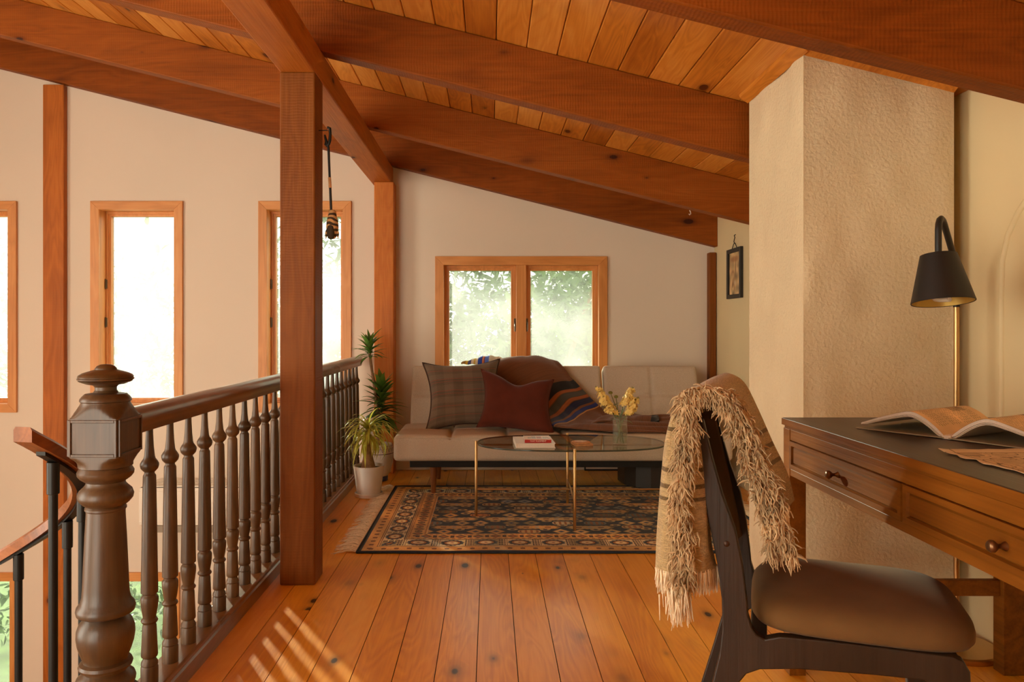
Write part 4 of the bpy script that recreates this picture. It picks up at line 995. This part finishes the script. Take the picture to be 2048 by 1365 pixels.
# ------------------------------------------------------------ desk
DX0, DX1, DY0, DY1 = .942, 1.69, .97, 2.42
dk = thing('writing_desk', 'dark walnut writing desk with two framed drawers against the right wall', 'desk', ((DX0+DX1)/2, (DY0+DY1)/2, 0))
MB().box(DX0, DX1, DY0, DY1, .783, .806).build('desktop', M_desktop, dk, bevel=.003)
MB().box(DX0-.0015, DX0, DY0, DY1, .784, .8045).build('edge_band', M_desk, dk, bevel=.001)
m = MB(); m.box(DX0+.004, DX1-.02, DY0+.012, DY1-.012, .776, .783); m.build('top_moulding', M_desk, dk)
ap = MB(); ap.box(DX0+.002, DX0+.018, DY0+.06, DY1-.06, .742, .776); ap.box(DX0+.002, DX0+.018, DY0+.06, DY1-.06, .630, .652)
ap.box(DX0+.008, DX0+.018, DY0+.06, DY1-.06, .652, .742); ap.box(DX1-.04, DX1-.022, DY0+.06, DY1-.06, .63, .776)
ap.box(DX0+.06, DX1-.07, DY0+.015, DY0+.033, .63, .776); ap.box(DX0+.06, DX1-.07, DY1-.033, DY1-.015, .63, .776); ap.box(DX0+.018, DX1-.04, DY0+.033, DY1-.033, .632, .640)
ap.build('apron', M_desk, dk, bevel=.0015)
for (a, c) in ((DX0, DY1-.062), (DX0, DY0+.01), (DX1-.075, DY1-.062), (DX1-.075, DY0+.01)):
    l_ = MB(); w_ = .052 if a == DX0 else .072; M_l = l_.box(a, a+w_, c, c+.05, 0, .776); l_.build('leg', M_desk, dk, bevel=.002)
MB().box(DX0+.052, DX1-.075, DY1-.047, DY1-.025, .245, .295).build('stretcher', M_desk, dk, bevel=.002)
for (a, c) in ((1.714, 2.352), (1.036, 1.706)):
    f = MB(); xo, xi = DX0-.004, DX0+.012; z0, z1 = .6545, .7405
    fw = .014
    poly = lambda y0, y1, za, zb, x: [(x, y0, za), (x, y1, za), (x, y1, zb), (x, y0, zb)]
    def ringf(o_, i_, xo_, xi_):
        V = poly(*o_, xo_)+poly(*i_, xi_); f.add(V, [(k, (k+1) % 4, 4+(k+1) % 4, 4+k) for k in range(4)])
    o0 = (a, c, z0, z1); o1 = (a+fw, c-fw, z0+fw, z1-fw); o2 = (a+fw+.003, c-fw-.003, z0+fw+.003, z1-fw-.003); o3 = (a+fw+.008, c-fw-.008, z0+fw+.007, z1-fw-.007)
    ringf(o0, o0, xi, xo); ringf(o0, o1, xo, xo); ringf(o1, o2, xo, xo+.008); ringf(o2, o3, xo+.008, xo+.0045)
    f.add(poly(*o3, xo+.0045), [(0, 1, 2, 3)])
    dw = f.build('drawer', M_desk, dk, merge=True)
    ym, zm = (a+c)/2, (z0+z1)/2
    MB().lathe([(.009, 0), (.0075, .003), (.0045, .008), (.0045, .014), (.008, .018), (.0115, .023), (.0115, .028), (.008, .032), (.001, .033)], 20, Matrix.Translation((xo+.0045, ym, zm)) @ Matrix.Rotation(R(-90), 4, 'Y')).build('knob', plain('bronze_knob', srgb(120, 86, 56), .3, metal=.8), dw, smooth=50)

# ------------------------------------------------------------ open book and old map on the desk
def page_img(seed):
    h_, w_ = 300, 220; rg = np.random.default_rng(seed); A = np.ones((h_, w_, 3))*np.array((222, 190, 142))/255.
    A *= (1+.06*smooth_noise((h_, w_), (5, 5), seed))[..., None]
    for q in range(22):
        y = 30+q*11; e = 200-rg.integers(0, 60) if q % 6 == 5 else 200
        for x in range(20, e, 7): A[y:y+3, x:x+rg.integers(3, 7)] *= .66
    A[180:250, 60:160] *= .82
    for q in range(60): xx, yy = rg.integers(60, 156), rg.integers(180, 248); A[yy:yy+2, xx:xx+rg.integers(4, 22)] *= .7
    return A
DZ = .8062
bk_ = thing('open_book', 'thick open book with arched tan pages lying on the desk', 'book', (1.183, 1.943, DZ), math.atan2(-.857, .515))
def arch(sgn, t, lift):          # page curve: t from the spine (0) to the fore edge (1)
    x = sgn*(.010+.228*t); z = .010+.056*(math.sin(min(1, t*2.2)*math.pi/2)**.9)*(1-.86*max(0, (t-.34)/.66)**1.25)-lift*(1-.55*t)
    return x, z
PD = .285
for sgn in (-1, 1):
    for li, (l0, l1) in enumerate(((.0, .0105), (.0118, .0150), (.0165, .0185))):
        V = []; F = []; uv = []; N = 22
        for i in range(N):
            t = i/(N-1)
            for lf in (l0, l1):
                x, z = arch(sgn, t*(1-.03*li), lf); z = max(z, .0045+.0015*(2-li))
                for y in (0.004, PD): V.append((x, y, z)); uv.append((.5+sgn*.5*t if False else (t if sgn > 0 else 1-t), (y/PD)))
        for i in range(N-1):
            a = i*4; b = a+4
            F += [(a, a+1, b+1, b), (a+2, b+2, b+3, a+3), (a, b, b+2, a+2), (a+1, a+3, b+3, b+1)]
        F += [(0, 2, 3, 1), ((N-1)*4, (N-1)*4+1, (N-1)*4+3, (N-1)*4+2)]
        MB().add(V, F).build('pages', M_paper, bk_, local=True, smooth=40)
    V = []; uv = []; N = 22; F = []
    for i in range(N):
        t = i/(N-1); x, z = arch(sgn, t, 0)
        for y in (.004, PD): V.append((x, y, z+.0006)); uv.append((t if sgn > 0 else 1-t, y/PD))
    F = [(i*2, i*2+1, i*2+3, i*2+2) for i in range(N-1)]
    MB().add(V, F, uv).build('printed_page', imat('printed_page', page_img(3+sgn), .8), bk_, local=True, smooth=180)
    cv = MB(); cv.prism([(sgn*.006, -.004, .0022), (sgn*.250, -.004, .0004), (sgn*.250, -.004, .0034), (sgn*.006, -.004, .0054)], (0, PD+.010, 0)); cv.build('cover', plain('grey_green_cover', srgb(150, 138, 112), .7), bk_, local=True, bevel=.0006)
MB().box(-.011, .011, -.002, PD+.004, .0006, .0105).build('spine', M_paper, bk_, local=True, bevel=.002)
MB().tube([(.12, .20, .064), (.15, .185, .061), (.19, .17, .051)], .0028, 8).build('pencil_mark', M_dark, bk_, local=True, smooth=60)

def map_img():
    h_, w_ = 400, 320; rg = np.random.default_rng(9); A = np.ones((h_, w_, 3))*np.array((206, 176, 132))/255.
    n1 = smooth_noise((h_, w_), (14, 11), 1); n2 = smooth_noise((h_, w_), (34, 26), 2)
    A *= (1+.06*n1)[..., None]
    for lv in (-.6, 0, .5): A[np.abs(n1-lv) < .035] *= .55
    A[np.abs(n2) < .06] *= .72; A[(n1 > .9)] *= .78
    e = np.zeros((h_, w_), bool); e[:16] = e[-16:] = True; e[:, :16] = e[:, -16:] = True; A[e] = np.array((214, 186, 146))/255
    A[16:18] *= .6; A[-18:-16] *= .6; A[:, 16:18] *= .6; A[:, -18:-16] *= .6
    return A
nu, nv = 24, 30; U, V_ = np.meshgrid(np.linspace(0, 1, nu), np.linspace(0, 1, nv), indexing='ij')
ed = .006*smooth_noise((nu, nv), (14, 18), 4)*((U < .02) | (U > .98) | (V_ < .02) | (V_ > .98))
G = np.stack([1.046+.45*U+ed, 1.16+.585*V_+.018*U+ed*.8, DZ+.0012+.006*np.clip((V_-.93)/.07, 0, 1)**2+.003*np.clip((.05-U)/.05, 0, 1)], -1)
mp_ = MB().grid(G, np.stack([U, V_], -1)).build('old_map', imat('map_print', map_img(), .85), None, smooth=180, solid=.0012)
tag(mp_, 'old tan map sheet with torn edges lying on the near part of the desk', 'map')

# ------------------------------------------------------------ chair at the desk
chair = thing('desk_chair', 'dark wooden desk chair with olive velvet seat pulled up to the desk', 'chair', (.558, 1.61, 0), R(-20))
prof = [(-.125, .90), (-.114, .828), (-.098, .742), (-.082, .656), (-.067, .581), (-.058, .506), (-.057, .44), (-.063, .385), (-.077, .323), (-.10, .24), (-.135, .12), (-.165, 0), (-.13, 0), (-.095, .12), (-.060, .22), (-.037, .285), (-.022, .330), (-.007, .351), (.02, .365), (.099, .378), (.241, .388), (.33, .392),
        (.346, .383), (.353, .36), (.362, .2), (.372, 0), (.398, 0), (.406, .2), (.412, .36), (.409, .42), (.398, .440), (.380, .446), (.286, .446), (.147, .445), (.06, .441), (.03, .431), (.014, .438), (.004, .452), (-.003, .475), (-.006, .512), (-.015, .586), (-.03, .66), (-.056, .733), (-.077, .809), (-.097, .895)]
for y in (0, .392):
    s_ = MB().prism([(a, y, b) for a, b in prof], (0, .028, 0)).build('side_frame', M_chair, chair, local=True, bevel=.003, bseg=2)
    if y == 0:
        for a, b in ((-.107, .872), (-.048, .628)):
            MB().lathe([(.0065, 0), (.0065, .0015), (.004, .003), (.001, .0034)], 16, Matrix.Translation((a, 0, b)) @ Matrix.Rotation(R(90), 4, 'X')).build('screw_cap', plain('screw_cap', srgb(70, 44, 28), .4, metal=.4), s_, local=True, smooth=40)
for a0, a1, z0, z1 in ((.36, .40, .385, .43), (.0, .035, .385, .425)):
    MB().box(a0, a1, .028, .392, z0, z1).build('seat_rail', M_chair, chair, local=True, bevel=.003)
rings = [(.0, .516), (.25, .5155), (.5, .513), (.72, .508), (.86, .502), (.94, .493), (.985, .481), (1.0, .467), (.998, .454), (.975, .4465), (.5, .4465), (0, .4465)]
V = []; F = []; ns_ = 72
for rr, z in rings:
    for k in range(ns_):
        a = 2*math.pi*k/ns_; c, s_ = math.cos(a), math.sin(a); e = 2/4.2
        V.append((.222+.222*rr*math.copysign(abs(c)**e, c), .21+.208*rr*math.copysign(abs(s_)**e, s_), z-.012*((rr*math.copysign(abs(c)**e, c)+1)/2 < 0)+.006*abs(s_)**e*(rr > .3)*0))
for j in range(len(rings)-1):
    for k in range(ns_): F.append((j*ns_+k, j*ns_+(k+1) % ns_, (j+1)*ns_+(k+1) % ns_, (j+1)*ns_+k))
MB().add(V, F).build('seat', M_seatv, chair, local=True, smooth=180, merge=True)
nu, nv = 16, 20; U, V_ = np.meshgrid(np.linspace(0, 1, nu), np.linspace(0, 1, nv), indexing='ij')
G = np.stack([-.118+.088*(1-U)+.0-.025*np.sin(V_*math.pi)+.012, .03+.36*V_, .545+.33*U], -1)
G[..., 0] = np.interp(G[..., 2], [.545, .66, .81, .88], [-.035, -.058, -.092, -.108])-.03*np.sin(V_*math.pi)
MB().grid(G).build('backrest', M_seatv, chair, local=True, smooth=180, solid=.022)

thr = thing('fringed_throw', 'tan wool throw with shaggy fringe hung over the chair back', 'throw', (.558, 1.61, .45), R(-20))
def wool_img(bands, n=500):
    A = np.ones((n, 40, 3))*np.array((172, 148, 106))/255.; rg = np.random.default_rng(4)
    for a, b in bands: A[int(a*n):int(b*n)] = np.array((96, 76, 44))/255.
    return A*(1+.10*rg.normal(size=(n, 40, 1)))
near = [(-.150, .925), (-.133, .948), (-.105, .957), (-.068, .947), (-.040, .905), (-.006, .810), (.024, .710), (.046, .610)]
far = [(-.112, .930), (-.095, .952), (-.070, .965), (-.034, .953), (-.004, .905), (.036, .815), (.072, .715), (.098, .632)]
net = [[(a+(c-a)*t-.012*math.sin(t*math.pi)*(i > 3), .004+.462*t, b+(d-b)*t+.004*math.sin(t*math.pi)) for t in (0, .33, .66, 1)] for i, ((a, b), (c, d)) in enumerate(zip(near, far))]
nu, nv = 70, 40; G = catmull(net, nu, nv); U, V_ = np.meshgrid(np.linspace(0, 1, nu), np.linspace(0, 1, nv), indexing='ij')
G += (.004*smooth_noise((nu, nv), (7, 5), 12))[..., None]*np.array((1, 0, .3))
off = np.array((0, 0, -.45))
M_thr = imat('throw_weave', wool_img([(.115, .135), (.70, .715), (.755, .77), (.81, .825)]), 1, .7, 260, .3)
MB().grid(G+off, np.stack([V_, U], -1)).build('front_flap', M_thr, thr, local=True, smooth=180, solid=.012)
topc = [(-.118, .012), (-.124, .000), (-.134, -.008), (-.146, -.006), (-.152, .004), (-.150, .12), (-.135, .30), (-.113, .462)]
midc = [(-.098, .030), (-.108, -.004), (-.130, -.024), (-.158, -.026), (-.176, -.006), (-.172, .12), (-.150, .30), (-.130, .462)]
botc = [(-.083, .034), (-.094, -.010), (-.128, -.028), (-.168, -.040), (-.194, -.014), (-.182, .10), (-.160, .28), (-.150, .462)]
zr = [.932, .83, .70, .565]
net = [[(x, y, z) for x, y in c] for c, z in ((topc, zr[0]), (midc, zr[1]), ([((a+c)/2, (b+d)/2) for (a, b), (c, d) in zip(midc, botc)], zr[2]), (botc, zr[3]))]
nu, nv = 50, 90; GB = catmull(net, nu, nv); U, V_ = np.meshgrid(np.linspace(0, 1, nu), np.linspace(0, 1, nv), indexing='ij')
GB += (.0035*smooth_noise((nu, nv), (4, 16), 15))[..., None]*np.array((1, .6, 0))*U[..., None]
M_thr2 = imat('throw_weave_back', wool_img([(.20, .225), (.44, .465), (.53, .555), (.60, .62)]), 1, .7, 260, .3)
MB().grid(GB+off, np.stack([V_, U], -1)).build('back_flap', M_thr2, thr, local=True, smooth=180, solid=.010)
def strand(m, p, d, L, r, droop=.5, segs=4):
    p = Vector(p); d = Vector(d).normalized(); pts = [p]; s_ = L/segs
    for q in range(segs):
        d = (d+Vector((0, 0, -droop/segs*1.6))+Vector((rnd.gauss(0, .32), rnd.gauss(0, .32), rnd.gauss(0, .2)))*(droop > .6)).normalized(); p = p+d*s_; pts.append(p)
    m.tube(pts, [r*(1-.7*q/segs) for q in range(segs+1)], 4)
sg = MB()
npath = catmull([[(a, 0, b), (a, .01, b)] for a, b in near], 60, 2)[:, 0]
for q in range(3000):
    t = rnd.random()**.9; i = min(58, int(t*59)); p = npath[i]; w_ = .015+.035*t
    q_ = (p[0]+rnd.uniform(-.008, w_), rnd.uniform(-.022, .014), p[2]-.45+rnd.uniform(-.012, .010))
    strand(sg, q_, (rnd.gauss(.35, .6), rnd.gauss(-.7, .4), rnd.gauss(-.1, .6)), rnd.uniform(.018, .034), rnd.uniform(.0016, .0030), 1.1)
f1 = sg.build('shag_edge', M_shag, thr, local=True, smooth=60); f1['kind'] = 'stuff'
sg = MB()
for q in range(2600):
    t = rnd.random(); z = .93-t*.40; xx = -.128-.016*t+.006*math.sin(t*9); yy = -.022-.018*min(1, t*3)
    strand(sg, (xx+rnd.gauss(0, .009), yy+rnd.gauss(0, .007), z-.45), (rnd.gauss(0, .7), rnd.gauss(-.55, .45), rnd.gauss(-.5, .4)), rnd.uniform(.018, .034), rnd.uniform(.0016, .0030), 1.1)
f2 = sg.build('shag_edge', M_shag, thr, local=True, smooth=60); f2['kind'] = 'stuff'
sg = MB()
hem = GB[-1]
for q in range(620):
    i = min(88, int(rnd.random()**1.4*89)); f = rnd.random(); p = hem[i]*(1-f)+hem[i+1]*f
    strand(sg, (p[0]+rnd.gauss(0, .003), p[1]+rnd.gauss(0, .003), p[2]-.45+.004), (rnd.gauss(0, .10), rnd.gauss(0, .10), -1), rnd.uniform(.035, .058), .0018, .3)
for q in range(200):
    strand(sg, (-.146+rnd.gauss(0, .010), -.042+rnd.gauss(0, .008), .53-.45+rnd.uniform(-.02, .02)), (rnd.gauss(.05, .15), rnd.gauss(-.1, .12), -1), rnd.uniform(.035, .065), .0019, .3)
f3 = sg.build('hem_fringe', M_cream, thr, local=True, smooth=60); f3['kind'] = 'stuff'

# ------------------------------------------------------------ the garden outside the windows
gd = MB().box(-22, 14, YB+.3, 40, -3.2, -2.75).build('ground', M_grass); tag(gd, 'green lawn outside seen through the lower windows', 'lawn', kind='structure')
lf = fmesh('garden_leaf', *leaf_mesh(1.0, .42, .5, .15, 5), M_out)
def bush(name, label, cat, blobs, n, size, mat, trunks=(), seed=1, keep=None):
    r = np.random.default_rng(seed); V, F = leaf_mesh(1.0, .40, .5, .15, 4); V = np.array(V); F = np.array(F); c0 = blobs[0]
    t = thing(name, label, cat, (c0[0], c0[1], -2.75))
    allV = []; allF = []
    tot = sum(b[3]*b[4]*b[5] for b in blobs)**1.0
    for b in blobs:
        m = int(n*b[3]*b[4]*b[5]/tot)
        d = r.normal(size=(m, 3)); d /= np.linalg.norm(d, axis=1, keepdims=True); rad = r.random((m, 1))**.45
        P = np.array(b[:3])+d*rad*np.array(b[3:6])*(1+.2*r.normal(size=(m, 1)))
        if keep is not None: P = P[keep(P)]; m = len(P)
        yaw = r.random(m)*6.283; pit = r.normal(.2, .6, m); s_ = size*r.uniform(.55, 1.2, m)
        cyv, syv, cp, sp_ = np.cos(yaw), np.sin(yaw), np.cos(pit), np.sin(pit)
        roll = r.normal(0, .6, m); cr, sr = np.cos(roll), np.sin(roll)
        x, y, z = V[:, 0][None], V[:, 1][None], V[:, 2][None]
        y2 = y*cr[:, None]-z*sr[:, None]; z2 = y*sr[:, None]+z*cr[:, None]
        x3 = x*cp[:, None]+z2*sp_[:, None]; z3 = -x*sp_[:, None]+z2*cp[:, None]
        X = x3*cyv[:, None]-y2*syv[:, None]; Y = x3*syv[:, None]+y2*cyv[:, None]
        Q = np.stack([X, Y, z3], -1)*s_[:, None, None]+P[:, None]
        base = len(allV)*0+sum(len(a) for a in allV); allV.append(Q.reshape(-1, 3)); allF.append((F[None]+(np.arange(m)*len(V))[:, None, None]+base).reshape(-1, 4))
    Vv = np.concatenate(allV)-np.array((c0[0], c0[1], -2.75)); Ff = np.concatenate(allF)
    me = bpy.data.meshes.new('foliage'); me.from_pydata(Vv.tolist(), [], Ff.tolist()); me.polygons.foreach_set('use_smooth', [True]*len(Ff)); me.materials.append(mat)
    o = bpy.data.objects.new('foliage', me); C.objects.link(o); o.parent = t; o['kind'] = 'stuff'
    W[t.name] = Matrix.Translation((c0[0], c0[1], -2.75))
    for pth in trunks: MB().tube(pth, np.linspace(.06, .02, len(pth)), 8).build('branch', M_bark, t, smooth=60)
    return t
bush('garden_tree', 'leafy tree close outside the right pane of the sofa window', 'tree', [(1.1, 8.6, 1.25, .95, .5, .8), (.5, 8.9, .6, .7, .4, .6), (1.2, 8.6, .0, .9, .5, .8)], 1500, .19, M_out2, [[(1.0, 8.7, -2.75), (1.05, 8.7, -.5), (.9, 8.65, .7), (1.2, 8.6, 1.6)]], 2)
bush('garden_hedge', 'green hedge across the view of the sofa window', 'hedge', [(-.6, 10.0, .5, 1.4, .5, 1.5), (1.4, 10.2, .6, 1.4, .5, 1.6), (.4, 10.3, -1.2, 2.2, .6, 1.5), (3.2, 10.4, .4, 1.2, .6, 1.6), (.6, 11.0, .6, 2.6, .5, 1.7)], 11000, .15, M_out, (), 3)
bush('garden_shrub', 'pale shrub seen low through the tall window above the newel post', 'shrub', [(-4.2, 9.2, -.1, .8, .5, .9), (-4.5, 9.4, -1.4, 1.0, .6, 1.2)], 1300, .15, M_out2, (), 4)
bush('background_tree', 'tall hazy tree behind the left tall windows', 'tree', [(-4.8, 12.0, .6, 1.7, .8, 1.9), (-7.4, 12.0, .6, 1.6, .8, 1.9), (-3.0, 12.2, .5, 1.4, .8, 1.9)], 4200, .22, M_out, [[(-4.8, 12, -2.75), (-4.8, 12, -.5), (-4.6, 12, 1.2)]], 5)
bush('low_shrub', 'sunlit low shrub outside the lower windows', 'shrub', [(-4.9, 8.6, -2.1, .9, .4, .6), (-6.6, 8.4, -2.1, .9, .4, .6), (-3.6, 9.4, -2.2, .7, .5, .5)], 2400, .13, M_out, (), 6)
bush('shade_tree', 'high broad tree added behind the garden so that its crown shades the window tops', 'tree', [(-9.0, 12.6, 4.9, 2.2, .6, 2.2), (-6.6, 12.6, 4.5, 2.2, .6, 2.2), (-4.4, 12.6, 4.1, 2.0, .6, 2.2), (-2.4, 12.6, 3.7, 1.6, .6, 1.9)], 17000, .34, M_out, [[(-7.2, 13.2, -2.75), (-7.0, 13.1, 1.0), (-6.4, 12.8, 4.0)]], 8, keep=lambda P: P[:, 2] > 3.14-.215*(P[:, 0]+3.4))  # added as an occluder; crown clipped along a line to shape the pane shade
bush('garden_thicket', 'dark green thicket far behind the hedge outside the sofa window', 'thicket', [(-1.0, 13.2, .6, 1.8, .6, 2.6), (1.4, 13.2, .8, 1.8, .6, 2.6), (3.8, 13.2, .8, 1.8, .6, 2.6), (-3.2, 13.4, .5, 1.8, .6, 2.4)], 15000, .24, M_out, (), 9)
